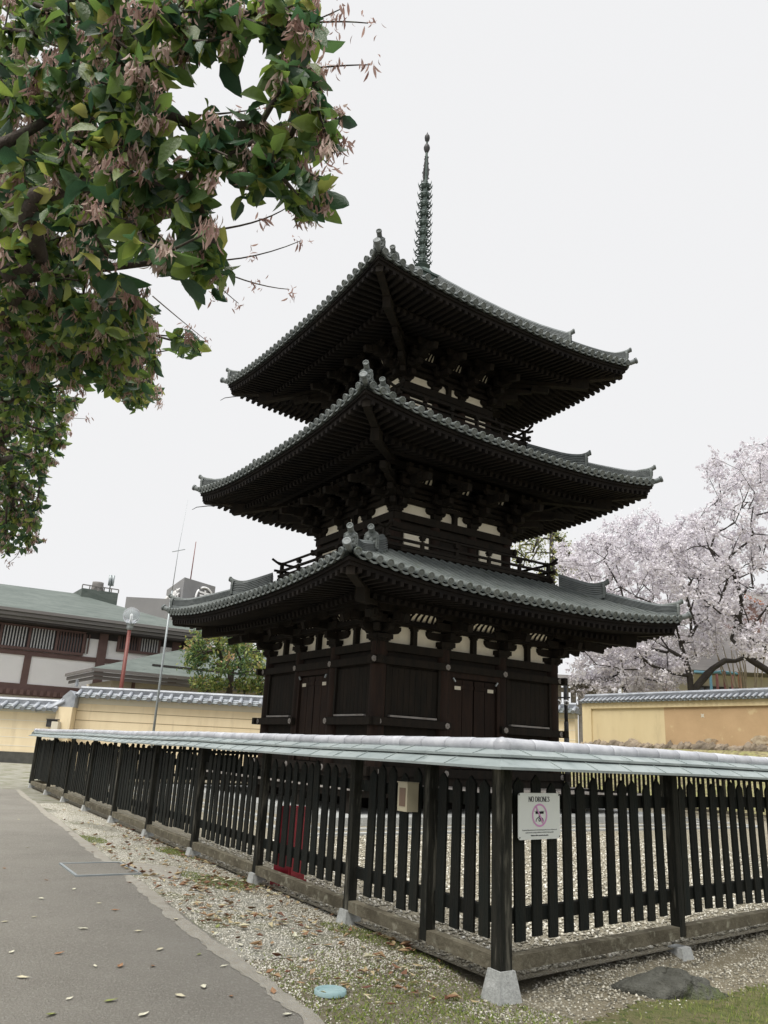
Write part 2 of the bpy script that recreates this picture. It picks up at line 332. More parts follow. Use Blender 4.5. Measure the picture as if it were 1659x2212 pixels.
# mossy turf on the right foreground
mo=[(.1,3.0),(.45,3.75),(.95,4.0),(1.35,4.4),(2.0,4.85),(2.5,5.3),(3.3,5.75),(4.6,6.4),(8,8),(9,4),(6,1),(1,2)]
o=MB()
tv=[(x,y,float(gz(np.array(x),np.array(y)))+.006) for x,y in mo]
ST=.07; GX,GY=np.meshgrid(np.arange(0,7,ST),np.arange(1.2,8,ST),indexing='ij'); nz_=np.sin(GX*7+np.sin(GY*9))*.10+np.sin(GY*13+GX*5)*.07+rng.normal(0,.05,GX.shape)
INS=inside(GX+nz_,GY+nz_*.7,mo) if 0 else None
def inside(px,py,poly):
    c=np.zeros(px.shape,bool); n=len(poly)
    for i in range(n):
        x1,y1=poly[i]; x2,y2=poly[(i+1)%n]
        cond=((y1>py)!=(y2>py)); xi=(x2-x1)*(py-y1)/((y2-y1) if y2!=y1 else 1e-9)+x1
        c^=cond&(px<xi)
    return c
INS=inside(GX+nz_,GY+nz_*.7,mo)
for i,j in zip(*np.where(INS)):
    x,y=GX[i,j],GY[i,j]
    o.add([(a,b,float(gz(np.array(a),np.array(b)))+.006) for a,b in ((x,y),(x+ST,y),(x+ST,y+ST),(x,y+ST))],[(0,1,2,3)])
tag(o.build('turf',M['moss']),kind='structure')

# pebbles, litter and grass
def scatter_quads(name, P, size, m_, tint, label, cat, flat=True, kindv='stuff', leaf=False):
    n=len(P); a=rng.uniform(0,2*np.pi,n); s=size*rng.uniform(.6,1.4,n)
    if leaf:
        # folded leaf: 6 verts, 2 quads
        L_=s; W=s*rng.uniform(.3,.5,n); b1=rng.uniform(.0,.35,n)*s; tl=rng.uniform(-.15,.3,n)*s
        loc=np.zeros((n,6,3))
        loc[:,0]=np.stack([-L_/2,0*s,.1*s],-1); loc[:,1]=np.stack([-L_*.1,W/2,b1],-1); loc[:,2]=np.stack([L_*.5,0*s,tl+.05*s],-1)
        loc[:,3]=np.stack([-L_*.1,-W/2,b1*.7],-1); loc[:,4]=np.stack([0*s,0*s,.02*s],-1); loc[:,5]=loc[:,4]
        F0=np.array([[0,3,2,4],[0,4,2,1]])
        loc=loc[:,:5]; k=5
    else:
        # pebble: squashed octahedron made of 8 triangles
        loc=np.zeros((n,6,3)); hx=s/2; hy=s/2*rng.uniform(.6,1,n); hz=s/2*rng.uniform(.4,.8,n)
        z0=np.zeros(n)
        for q,(vx,vy,vz) in enumerate(((hx,z0,z0),(z0,hy,z0),(-hx,z0,z0),(z0,-hy,z0),(z0,z0,hz),(z0,z0,-hz))): loc[:,q]=np.stack([vx,vy,vz],-1)
        loc+=rng.normal(0,.08,loc.shape)*s[:,None,None]
        F0=np.array([[0,1,4],[1,2,4],[2,3,4],[3,0,4],[1,0,5],[2,1,5],[3,2,5],[0,3,5]]); k=6
    c,s_=np.cos(a),np.sin(a)
    x=loc[...,0]*c[:,None]-loc[...,1]*s_[:,None]; y=loc[...,0]*s_[:,None]+loc[...,1]*c[:,None]
    V=np.stack([x,y,loc[...,2]],-1)+P[:,None,:]
    Fq=(F0[None]+(np.arange(n)*k)[:,None,None]).reshape(-1,F0.shape[1])
    o=npmesh(name,V.reshape(-1,3),Fq,m_,np.repeat(tint,len(F0)),smooth=not leaf)
    tag(o,label,cat,kind=kindv); return o
def on_ground(x,y,dz): return np.stack([x,y,gz(x,y)+dz],-1)
def world_from(frame0,e,o,s,off): return frame0.x+e.x*s+o.x*off, frame0.y+e.y*s+o.y*off
nLo=Vector((-math.sin(AL)*-1*-1,0,0)); nLo=Vector((-eL.y,eL.x,0))   # outward (left) of left fence
nRo=Vector((eR.y,-eR.x,0))                                            # outward (towards camera) of right fence
# strip pebbles
def blotch(x,y): return np.sin(x*3.1+np.sin(y*2.3)*1.5)+np.sin(y*4.7+x*2.2+1)+.6*np.sin(x*9+y*7)
n=75000; s=rng.uniform(0,1,n)**1.5*12; off=rng.uniform(-.03,1,n)
x,y=world_from(FC,eL,nLo,s-.35,off*(1.15-s*.05)); k=((x-e0.x)*.882+(y-e0.y)*.471)>.01
dC=np.hypot(x-FC.x,y-FC.y); pr=np.clip(.85-.30*(blotch(x,y)>.9)-.45*(blotch(x,y)>1.5)-.80*np.exp(-((x-.2)**2+(y-4.15)**2)/.75**2)-.7*np.exp(-((x-FC.x)**2+(y-FC.y+.1)**2)/.38**2),.04,1); k&=rng.uniform(0,1,n)<pr
x,y=x[k],y[k]; scatter_quads('gravel',on_ground(x,y,.002),.0135,M['pebble'],np.clip(rng.beta(2.4,1.8,len(x))-.0,0,1),'pale fine gravel between the asphalt path and the black fence','gravel')
n=45000; s=rng.uniform(-.6,7,n); off=rng.uniform(-.03,1.05,n); x,y=world_from(FC,eL,nLo,s,off*(1.15-s*.05)); k=(((x-e0.x)*.882+(y-e0.y)*.471)>.0)&((blotch(x,y)>1.0)|(np.exp(-((x-.3)**2+(y-4.15)**2)/.95**2)>rng.uniform(.1,1,n)))
x,y=x[k],y[k]; n=len(x); P=on_ground(x,y,.003); a=rng.uniform(0,6.28,n); h=rng.uniform(.005,.016,n); V=np.zeros((n,3,3)); V[:]=P[:,None]
V[:,0,0]-=np.cos(a)*.004; V[:,0,1]-=np.sin(a)*.004; V[:,1,0]+=np.cos(a)*.004; V[:,1,1]+=np.sin(a)*.004; V[:,2,2]+=h; V[:,2,0]+=rng.normal(0,.008,n); V[:,2,1]+=rng.normal(0,.008,n)
tag(npmesh('moss',V.reshape(-1,3),np.arange(3*n).reshape(-1,3),M['grassb'],rng.uniform(0,.9,n)),'olive moss growing in patches through the pale gravel strip','moss',kind='stuff')
# pebbles just outside and inside the right fence
n=8000; s=rng.uniform(-.4,5,n); off=rng.beta(1.1,2.4,n)*.8-.05; x,y=world_from(FC,eR,nRo,s,off)
scatter_quads('pebbles',on_ground(x,y,.003),.017,M['pebble'],rng.beta(1.3,3,n),'brown pebbles and soil under the sill of the right fence','pebbles')
n=26000; s=rng.uniform(0,8,n); off=-rng.uniform(.0,1,n)**1.3*6-.07; x,y=world_from(FC,eR,nRo,s,off)
k=((x-FC.x)*nLo.x+(y-FC.y)*nLo.y)<-.02
x,y=x[k],y[k]; P=np.stack([x,y,np.full(len(x),.026)],-1)
scatter_quads('court_gravel',P,.03,M['pebble'],rng.beta(1.9,2.0,len(x)),'beige gravel covering the court inside the black fence','gravel')
# litter along the strip
n=1500; s=np.abs(rng.normal(3.4,2.3,n)); off=rng.uniform(0,1,n); x,y=world_from(FC,eL,nLo,s-.1,off**1.5*(1.1-s*.05))
k=(((x-e0.x)*.882+(y-e0.y)*.471)>.0)&((blotch(x*1.3+2,y*1.3)>.3)|(rng.uniform(0,1,n)<.25)); x,y=x[k],y[k]
scatter_quads('leaf_litter',on_ground(x,y,.015),.06,M['litter'],rng.beta(1.4,1.5,len(x)),'dry brown and tan leaves lying on the pale gravel strip','fallen leaves',leaf=True)
# grass blades on the turf
n=70000; x=rng.uniform(.1,6,n); y=rng.uniform(2.4,7.2,n); k=inside(x,y,mo)&(rng.uniform(0,1,n)<.12+.88*smooth((x-1.1)/.9)); x,y=x[k],y[k]; n=len(x)
P=on_ground(x,y,.0); a=rng.uniform(0,6.28,n); h=rng.uniform(.012,.035,n); wd=.003
V=np.zeros((n,3,3)); V[:,0]=P; V[:,1]=P; V[:,2]=P
V[:,0,0]-=np.cos(a)*wd; V[:,0,1]-=np.sin(a)*wd; V[:,1,0]+=np.cos(a)*wd; V[:,1,1]+=np.sin(a)*wd; V[:,2,2]+=h; V[:,2,0]+=rng.normal(0,.012,n); V[:,2,1]+=rng.normal(0,.012,n)
o=npmesh('grass',V.reshape(-1,3),np.arange(3*n).reshape(-1,3),M['grassb'],rng.uniform(0,1,n)); tag(o,'short mossy grass on the ground in front of the right fence','grass',kind='stuff')

# ------------------------------------------------------------------ pagoda
pg=empty('three_storey_pagoda',PC,YAW); tag(pg,'dark wooden three storey pagoda with grey tiled roofs and a bronze spire','pagoda')
LV=[dict(b=2.42,zf=.55,zb=3.16,hp=.36,a=4.38,z0=3.99,lift=.27,rt=2.45,zt=4.95,rib=.46,out=.62,strips=0),
    dict(b=1.70,zf=5.1,zb=6.10,hp=.27,a=4.08,z0=7.17,lift=.30,rt=1.95,zt=8.25,rib=.72,out=.95,strips=2),
    dict(b=1.36,zf=8.5,zb=9.44,hp=.27,a=3.78,z0=10.33,lift=.27,rt=.30,zt=13.25,rib=.62,out=.9,strips=2)]
def zsurf(l,x,r):
    t=min(1,max(0,(l['a']-r)/(l['a']-l['rt'])))
    e=1.12 if l['rt']>1 else 1.25
    return l['z0']+(l['zt']-l['z0'])*t**e+l['lift']*min(1,abs(x)/max(r,.01))**2.6*(1-t)**1.3
def colx(l): b=l['b']-.1; return [-b,-b/3,b/3,b]
cap_prof=[(0,.0),(.018,.0),(.03,-.006),(.05,-.008),(.056,0),(.072,0),(.074,-.02),(.07,-.05),(.055,-.05)]
for li,l in enumerate(LV):
    a,b,zb,rt,z0=l['a'],l['b'],l['zb'],l['rt'],l['z0']
    # ---- tiled roof
    mb=MB(); N=26
    def f(u,v):
        r_=a-(a-rt)*v; x=(2*u-1)*r_; return (x,-r_,zsurf(l,x,r_)-.01)
    mb.grid(f,N,9)
    def f2(u,v):
        r_=a-.03-(a-rt)*v*.12; x=(2*u-1)*r_; return (x,-r_,zsurf(l,x,r_)-.07)
    mb.grid(f2,N,1)
    sp_=.215; nt_=int(2*a/sp_); xs=[(-nt_/2+.5+i)*2*a*.985/nt_ for i in range(nt_)]
    for x in xs:
        r1=max(abs(x)+.02,rt)
        if a-r1<.05: r1=a-.05
        K=2+int((a-r1)/.35); pts=[]
        for k in range(K+1):
            r_=a+.03-(a+.03-r1)*k/K; pts.append((x,-r_,zsurf(l,x,min(r_,a))+.02))
        mb.tube(pts,.052,6,cap=False)
        sl_=(Vector(pts[0])-Vector(pts[1])).normalized()
        mb.lathe([(r_,h) for r_,h in cap_prof],Vector(pts[0])+sl_*.015,10,axis=sl_)
    # pan tile lips between the round tile ends
    for i in range(len(xs)-1):
        xm=(xs[i]+xs[i+1])/2; vs=[]
        for k in range(5):
            t=k/4; x=xs[i]+(xs[i+1]-xs[i])*t; zz=zsurf(l,x,a)-.025-.045*math.sin(math.pi*t)
            vs+= [(x,-a-.015,zz+.018),(x,-a-.015,zz-.02),(x,-a+.12,zz+.03)]
        fs=[]
        for k in range(4): fs+=[(3*k,3*k+1,3*k+4,3*k+3),(3*k,3*k+3,3*k+5,3*k+2),(3*k+1,3*k+2,3*k+5,3*k+4)]
        mb.add(vs,fs)
    mb.four(); roof=mb.build('tiled_roof',M['tile'],pg)
    # ---- hip ridges: long upper run, shorter lower run, ogre tiles and upturned cylinders
    for k in range(4):
        ca=math.pi/2*k-math.pi*.75; dv=Vector((math.cos(ca),math.sin(ca),0)); sd=Vector((-dv.y,dv.x,0)); s2=math.sqrt(2)
        def hp(r_): return dv*(r_*s2)+Vector((0,0,zsurf(l,r_,r_)))
        runs=[(rt+.02,a*.72,.30,.24),(a*.72+.02,a*.975,.21,.20)] if li!=9 else []
        for (ra,rb,hh,ww) in runs:
            n=10; path=[];
            for i in range(n+1):
                t=i/n; p=hp(ra+(rb-ra)*t); p.z+=.10*max(0,t-.6)**2*6; path.append(p)
            w2=ww/2
            prof=[(-w2,-.05)]
            for q in range(5):
                h0=hh*(.15+.15*q); prof+=[(-w2*(1-.05*q),h0-.001),(-w2*(.72-.05*q),h0),(-w2*(.72-.05*q),h0+.016),(-w2*(.97-.05*q),h0+.018)]
            prof+=[(-w2*.45,hh*.93),(-w2*.3,hh*1.05),(0,hh*1.13),(w2*.3,hh*1.05),(w2*.45,hh*.93)]+[(-x,y) for x,y in prof[::-1]]
            r_=MB().sweep(prof,path,[sd]*(n+1),[(0,0,1)]*(n+1)).build('hip_ridge',M['tile2'],roof)
            # ogre tile (shield) with studs
            e=path[-1]; og=MB(); W=ww*.60; H=hh*1.02
            poly=[(-W,-.04),(W,-.04),(W*1.0,H*.62),(W*.82,H*.9),(W*.4,H*1.04),(0,H*1.08),(-W*.4,H*1.04),(-W*.82,H*.9),(-W*1.0,H*.62)]
            og.prism(poly,e,sd,(0,0,1),dv,0,.05)
            og.prism([(x*.8,y*.86+.02) for x,y in poly],e,sd,(0,0,1),dv,.05,.062)
            for (sx,sz) in [(s*W*.89,H*(.08+.115*q)) for s in (-1,1) for q in range(7)]: og.lathe([(.014,0),(.010,.010),(0,.014)],e+sd*sx+Vector((0,0,sz))+dv*.05,6,axis=dv)
            for (sx,sz,rr) in ((-.4,.62,.045),(.4,.62,.045),(0,.45,.05),(-.35,.3,.035),(.35,.3,.035),(0,.8,.03)): og.lathe([(rr,0),(rr*.8,rr*.5),(rr*.35,rr*.62),(0,rr*.6)],e+sd*sx*W+Vector((0,0,sz*H))+dv*.058,10,axis=dv)
            og.build('ogre_tile',M['tile'],roof)
            cy=MB(); q0=e+Vector((0,0,H*.84))-dv*.25; rr=.056 if hh>.25 else .050
            pts=[q0-dv*.2+Vector((0,0,-.06)),q0+dv*.04,q0+dv*.19+Vector((0,0,.02)),q0+dv*.31+Vector((0,0,.055)),q0+dv*.39+Vector((0,0,.105))]
            cy.tube(pts,[rr*.9,rr*1.0,rr*1.02,rr*1.04,rr*1.05],12); ax=(dv+Vector((0,0,.22))).normalized()
            cy.lathe([(0,.006),(rr*.3,.006),(rr*.35,0),(rr*.8,-.002),(rr*.85,.012),(rr*1.15,.012),(rr*1.18,-.02),(rr,-.03)],pts[4]+ax*.004,14,axis=ax)
            cy.build('upturned_ridge_cap',M['tile'],roof)
        # corner tile at the very tip, tipped up
        e=hp(a); cy=MB(); pts=[e-dv*.25+Vector((0,0,.03)),e+Vector((0,0,.045)),e+dv*.13+Vector((0,0,.10))]
        cy.tube(pts,[.055,.06,.066],12); ax=(pts[2]-pts[1]).normalized(); cy.lathe([(0,.004),(.02,.004),(.04,0),(.055,.01),(.078,.01),(.078,-.03)],pts[2],12,axis=ax)
        cy.build('corner_tile',M['tile2'],roof)
    # ---- eaves: boards, flying and base rafters
    rm=a-.95; rw=b-.05
    def zo(x): return z0+l['lift']*(abs(x)/a)**2.6-.245            # flying rafter centre at the eave
    def zi(x): return z0-.245+.10+l['lift']*(abs(x)/a)**2.6*.62
    def z1o(x): return zi(x)-.15
    zw1=z0-.295+.30*(rm-rw)
    mb=MB(); n=24
    for (dr,dz0,dz1) in ((.06,-.075,-.13),(.10,-.13,-.20)):
        P=[];
        for i in range(n+1):
            x=(2*i/n-1)*(a-dr); z=z0+l['lift']*(abs(x)/a)**2.6; P.append((x,z))
        vs=[];fs=[]
        for x,z in P: vs+=[(x,-(a-dr),z+dz0),(x,-(a-dr),z+dz1),(x,-(a-dr-.14),z+dz1),(x,-(a-dr-.14),z+dz0)]
        for i in range(n):
            for q in range(4): fs.append((4*i+q,4*i+(q+1)%4,4*i+4+(q+1)%4,4*i+4+q))
        mb.add(vs,fs)
    def fs1(u,v):
        r_=a-.12-(a-.12-rm)*v; x=(2*u-1)*r_; t=v; return (x,-r_,zo(x)*(1-t)+zi(x)*t+.05)
    mb.grid(fs1,20,2,False)
    def fs2(u,v):
        r_=rm+.05-(rm+.05-rw)*v; x=(2*u-1)*r_; t=v; return (x,-r_,z1o(x)*(1-t)+(zw1)*t+.055)
    mb.grid(fs2,20,3,False)
    vs=[];fs=[]
    for i in range(n+1):
        x=(2*i/n-1)*(rm+.02); z=zi(x); vs+=[(x,-(rm+.02),z-.02),(x,-(rm+.02),z-.10),(x,-(rm-.10),z-.10),(x,-(rm-.10),z-.02)]
    for i in range(n):
        for q in range(4): fs.append((4*i+q,4*i+(q+1)%4,4*i+4+(q+1)%4,4*i+4+q))
    mb.add(vs,fs)
    mb.four().build('eave_boards',M['soffit'],pg)
    mb=MB(); nr=int(2*a/.17); 
    for i in range(nr):
        x=(-nr/2+.5+i)*.17
        if abs(x)>a-.2: continue
        r0=max(rm-.02,abs(x)+.04); r1=a-.07
        if r1-r0>.08:
            zA=zo(x); tt=(a-.12-r0)/(a-.12-rm); zB=zo(x)*(1-tt)+zi(x)*tt
            mb.beam((x,-r0,zB),(x,-r1,zA),.07,.085)
        r0=max(rw,abs(x)+.04); r1=rm+.06
        if r1-r0>.08:
            tt=(rm+.05-r0)/(rm+.05-rw); zB=z1o(x)*(1-tt)+zw1*tt
            mb.beam((x,-r0,zB),(x,-r1,z1o(x)),.08,.095)
    mb.four(); rf=mb.build('rafters',M['soffit'],pg)
    # hip rafters
    for k in range(4):
        ca=math.pi/2*k-math.pi*.75; dv=Vector((math.cos(ca),math.sin(ca),0)); s2=math.sqrt(2)
        mb=MB(); mb.beam(dv*(b*s2*.9)+Vector((0,0,zw1-.05)),dv*((rm+.22)*s2)+Vector((0,0,z1o(rm)-.06)),.17,.24)
        mb.beam(dv*((rm-.2)*s2)+Vector((0,0,zi(rm)-.03)),dv*((a-.16)*s2)+Vector((0,0,zo(a)-.02)),.15,.20)
        mb.build('hip_rafter',M['wood'],pg)
    # ---- body: wall, columns, beams
    zf=l['zf']; cxs=colx(l); cr_=.16 if li==0 else .13
    mb=MB()
    mb.bb(-(b-.12),b-.12,-(b-.06),-(b-.16),zf-.1,zb)
    mb.bb(-(b-.0),b-.0,-(b+.03),-(b-.12),zb-.16,zb)                        # head beam
    mb.bb(-(b+.08),b+.08,-(b+.03),-(b-.12),zb-.0,zb+.012) if li else None
    if li==0:
        mb.bb(-(b+.22),b+.22,-(b+.10),-(b-.0),2.74,2.88)
        mb.bb(-(b+.20),b+.20,-(b+.12),-(b-.0),.70,.86)
        mb.bb(-(b+.20),cxs[1]+.1,-(b+.12),-(b-.0),1.60,1.745); mb.bb(cxs[2]-.1,b+.20,-(b+.12),-(b-.0),1.60,1.745)
        for bx in (-1,1):
            xm=bx*(cxs[3]+cxs[2])/2
            for q in range(9): mb.bb(xm-.56+.14*q-.067,xm-.56+.14*q+.067,-(b-.03),-(b-.06),1.82,2.70)
            mb.bb(xm-.66,xm-.60,-(b+.02),-(b-.06),1.75,2.74); mb.bb(xm+.60,xm+.66,-(b+.02),-(b-.06),1.75,2.74)
    else:
        mb.bb(-(b+.12),b+.12,-(b+.07),-(b-.0),zf+.62,zf+.74)
        mb.bb(-(b+.12),b+.12,-(b+.07),-(b-.0),zf+.10,zf+.20)
    # beams over the plaster
    zt_=zb+l['hp']
    mb.bb(-(b+.05),b+.05,-(b+.02),-(b-.1),zt_,zt_+.09)
    for q in range(l['strips']): mb.bb(-(b+.3),b+.3,-(b+.05),-(b-.1),zt_+.09+.05+.13*q,zt_+.09+.13*(q+1)-.0)
    mb.four(); wall=mb.build('storey_wall',M['wood'],pg)
    mb=MB()
    mb.bb(-(b-.1),b-.1,-(b-.10),-(b-.14),zb,zt_+.09+.13*l['strips']+.02)
    # ribbed cove plaster
    ro,zr=b+.14,zb+l['rib']
    for bx in range(3):
        xm=(cxs[bx]+cxs[bx+1])/2; wdt=(cxs[1]-cxs[0]); hw=wdt*(.27 if li==0 else .22)
        mb.add([(xm-hw,-ro,zr),(xm+hw,-ro,zr),(xm+hw*.55,-(ro+.17),zr+.15),(xm-hw*.55,-(ro+.17),zr+.15),(xm-hw*.9,-(ro+.06),zr+.07),(xm+hw*.9,-(ro+.06),zr+.07)],[(0,1,5,4),(4,5,2,3)])
    if li:
        for bx in (0,2):
            xm=(cxs[bx]+cxs[bx+1])/2; mb.bb(xm-.33,xm+.33,-(b-.02),-(b-.06),zf+.24,zf+.60)
    mb.four().build('plaster_panels',M['plaster'],wall)
    mb=MB()
    for bx in range(3):       # cove ribs
        xm=(cxs[bx]+cxs[bx+1])/2; wdt=(cxs[1]-cxs[0]); hw=wdt*(.27 if li==0 else .22); nn=6 if li==0 else 4
        for q in range(nn+1):
            t=q/nn*2-1
            mb.beam((xm+hw*t,-(ro+.02),zr-.02),(xm+hw*t*.95,-(ro+.085),zr+.07),.035,.03); mb.beam((xm+hw*t*.95,-(ro+.085),zr+.07),(xm+hw*t*.8,-(ro+.21),zr+.17),.035,.03)
        mb.bb(xm-wdt/2,xm+wdt/2,-(ro+.06),-(ro-.05),zr-.09,zr-.01)
    mb.bb(-(ro+.35),ro+.35,-(ro+.33),-(ro+.17),zr+.12,zr+.25)
    mb.bb(-(b+l['out']+.1),b+l['out']+.1,-(b+l['out']+.07),-(b+l['out']-.07),zr+.16,zr+.30)
    mb.four().build('cove_ribs',M['soffit'],wall)
    cm=MB().lathe([(cr_*.97,zf-.1),(cr_,zf+.3),(cr_,zb-.16),(cr_*.93,zb)],(0,0,0),14)
    cme=None
    for k in range(4):
        for ci in range(3):
            x,y=cxs[ci],-(b-.1)
            for _ in range(k): x,y=-y,x
            if cme is None: o=cm.build('column',M['redwood'],pg,(x,y,0)); cme=o.data
            else: inst('column',cme,pg,(x,y,0))
    # ---- bracket sets
    def bracket(diag=False):
        s_=1.35 if diag else 1
        k=1.0 if li==0 else .78; SPc=cxs[1]-cxs[0]; aw=SPc*(.29 if li==0 else .25)
        m1=MB(); kd=k if li==0 else .66 if li==1 else .52
        m1.box((0,0,zb+.03),(.24*kd,.24*kd,.06)); m1.box((0,0,zb+.10),(.36*kd,.36*kd,.09)); m1.box((0,0,zb+.05),(.29*kd,.29*kd,.05))
        def arm(y,zc,L_,wd=.11):
            h=.075*k; m1.prism([(-L_,h),(-L_,h*.1),(-L_*.86,-h*.75),(-L_*.62,-h),(L_*.62,-h),(L_*.86,-h*.75),(L_,h*.1),(L_,h)],(0,y,zc),(1,0,0),(0,0,1),(0,1,0),-wd/2,wd/2)
            for sx in (-1,0,1):
                m1.box((sx*L_*.82,y,zc+h+.03),(.13*kd,.13*k,.035)); m1.box((sx*L_*.82,y,zc+h+.065),(.17*kd,.17*k,.045))
        arm(0,zb+.25*k,aw) if not diag else None
        (arm(0,zb+.25*k+.20,aw*1.25) if li and not diag else None)
        zc=zb+.25*k
        for q in range(3 if li else 2):
            y=-.27*(q+1)*s_; m1.beam((0,.05,zc+.17*q),(0,y-.05,zc+.17*q),.12,.13); (None if diag else arm(y,zc+.17*(q+1),aw*(.95+.1*q),.10))
        m1.beam((0,0,zb+.62+.1*li),(0,-(l['out']+.25)*s_,zb+.36+.16*(li>0)),.12,.15)
        m1.box((0,-(l['out']*s_),zb+.45+.14*(li>0)),(.18,.18,.14))
        return m1
    b1=None
    for k in range(4):
        for ci in range(4):
            x,y=cxs[ci],-(b-.08)
            for _ in range(k): x,y=-y,x
            if b1 is None: o=bracket().build('bracket_set',M['wood'],pg,(x,y,0)); b1=o.data
            else: inst('bracket_set',b1,pg,(x,y,0),rz=k*math.pi/2)
    bd=None
    for k in range(4):
        x=y=-(b-.1); y2=y
        for _ in range(k): x,y=-y,x
        if bd is None: o=bracket(True).build('corner_bracket',M['wood'],pg,(x,y,0)); o.rotation_euler=(0,0,-math.pi/4); bd=o.data
        else: inst('corner_bracket',bd,pg,(x,y,0),rz=k*math.pi/2-math.pi/4)
    # struts between the columns
    for k in range(4):
        for bx in range(3):
            if li and bx!=1: continue
            xm=(cxs[bx]+cxs[bx+1])/2; x,y=xm,-(b-.04)
            for _ in range(k): x,y=-y,x
            mb=MB(); mb.bb(-.05,.05,-.05,.06,zb,zb+l['hp']-.07); mb.box((0,0,zb+l['hp']-.05),(.13,.12,.04)); mb.box((0,0,zb+l['hp']-.015),(.19,.14,.03))
            o=mb.build('strut',M['wood'],wall,(x,y,0)); o.rotation_euler=(0,0,k*math.pi/2)
    # ---- doors and nail covers
    if li==0:
        for k in range(4):
            dr=empty('door',(0,0,0),k*math.pi/2,wall)
            for s in (-1,1):
                mb=MB()
                for q in range(2): mb.bb(s*(.02+.29*q),s*(.02+.29*q+.275),-(b-.02),-(b-.06),.88,2.60)
                mb.bb(s*.02,s*.595,-(b-.0),-(b-.02),1.0,1.08); mb.bb(s*.02,s*.595,-(b-.0),-(b-.02),2.42,2.5)
                mb.build('door_leaf',M['redwood'],wall).rotation_euler=(0,0,k*math.pi/2)
            mb=MB(); mb.bb(-.70,-.61,-(b+.03),-(b-.06),.86,2.74); mb.bb(.61,.70,-(b+.03),-(b-.06),.86,2.74); mb.bb(-.61,.61,-(b+.03),-(b-.06),2.63,2.74)
            mb.build('door_frame',M['redwood'],wall).rotation_euler=(0,0,k*math.pi/2)
            bpy.data.objects.remove(dr)
            for s in (-1,1):
                mb=MB(); mb.bb(s*.36,s*.52,-(b+.004),-(b-.0),2.40,2.47)
                o=mb.build('paper_slip',M['creamtop'],wall); o.rotation_euler=(0,0,k*math.pi/2)
                mb=MB(); mb.beam((s*.60,-(b+.05),2.62),(s*.54,-(b+.05),2.55),.03,.025); o=mb.build('door_hinge',M['galv'],wall); o.rotation_euler=(0,0,k*math.pi/2)
            for bx in (-1,1):
                xm=bx*(cxs[3]+cxs[2])/2; MB().bb(xm-.56,xm+.56,-(b+.05),-(b-.04),1.765,1.80).build('window_sill',M['weather'],wall).rotation_euler=(0,0,k*math.pi/2)
        nc=MB().lathe([(.062,0),(.058,.012),(.04,.012),(.036,.006),(.022,.006),(.018,.022),(0,.026)],(0,0,0),6,False,axis=(0,-1,0)); nm=None
        for k in range(4):
            for x,z in [(x,z) for z in (.78,1.67,2.81) for x in (-(b-.02),cxs[1],cxs[2],(b-.02))]+[(-(b+.14),2.81)]:
                y=-(b+(.10 if z>2 else .12)); x0,y0=x,y
                for _ in range(k): x0,y0=-y0,x0
                if nm is None: o=nc.build('nail_cover',M['weather'],wall,(x0,y0,z)); nm=o.data
                else: inst('nail_cover',nm,wall,(x0,y0,z),rz=k*math.pi/2)
# veranda and platform
mb=MB()
for q in range(24):
    x0=-3.7+q*7.4/24; mb.bb(x0+.004,x0+7.4/24-.004,-3.7,-2.3,.51+.002*(q%3),.55)
mb.four(); mb.v=mb.v; ver=mb.build('veranda',M['weather'],pg)
mb=MB(); mb.bb(-3.55,3.55,-3.62,-3.5,.40,.507); mb.bb(-2.5,2.5,-2.5,-2.4,.1,.7); mb.four().build('veranda_beam',M['wood'],pg)
for k in range(4):
    for q in range(5):
        x,y=-3.5+q*1.75,-3.5
        for _ in range(k): x,y=-y,x
        if q<4: MB().box((0,0,.27),(.12,.12,.27)).build('veranda_post',M['wood'],pg,(x,y,0))
mb=MB(); mb.box((0,0,.08),(8.3,8.3,.13)); mb.build('stone_platform',M['granite'],pg)
mb=MB(); mb.bb(-5.2,5.2,-5.32,-5.2,.0,.055); mb.bb(-4.6,4.6,-4.72,-4.6,.0,.05); mb.four(); mb.build('drip_kerb',M['granite'],pg)
# balconies
for (rh,zf,zbase,rb) in ((2.34,5.12,4.86,2.05),(1.96,8.50,8.22,1.72)):
    mb=MB(); mb.bb(-rb,rb,-rb,-(rb-.1),zbase-.15,zf-.1); mb.bb(-rh-.04,rh+.04,-rh-.04,-(rb-.1),zf-.07,zf); mb.bb(-rh,rh,-rh+.02,-rh+.12,zf-.17,zf-.07)
    for q in range(9):
        x=-rh+.1+q*(2*rh-.2)/8; mb.bb(x-.05,x+.05,-rh+.05,-(rb-.1),zf-.17,zf-.075)
    bal=mb.four().build('balcony',M['wood'],pg)
    mb=MB(); h=.36
    for zz,th in ((.05,.06),(.18,.05),(h,.055)):
        e=.16 if zz>.1 else .05
        if zz==h:
            mb.tube([(-rh-.24,-rh+.02,zf+h+.10),(-rh-.1,-rh+.02,zf+h+.03),(-rh+.2,-rh+.02,zf+h),(rh-.2,-rh+.02,zf+h),(rh+.1,-rh+.02,zf+h+.03),(rh+.24,-rh+.02,zf+h+.10)],.032,8)
        else: mb.bb(-rh-e,rh+e,-rh-.01,-rh+.05,zf+zz-th/2,zf+zz+th/2)
    for q in range(6):
        x=-rh+.05+q*(2*rh-.1)/5; mb.bb(x-.035,x+.035,-rh-.015,-rh+.055,zf,zf+(.22 if 0<q<5 else h)); 
        if 0<q<5: mb.box((x,-rh+.02,zf+.27),(.09,.09,.05)); mb.box((x,-rh+.02,zf+.31),(.13,.1,.04))
    mb.four().build('railing',M['wood'],bal)
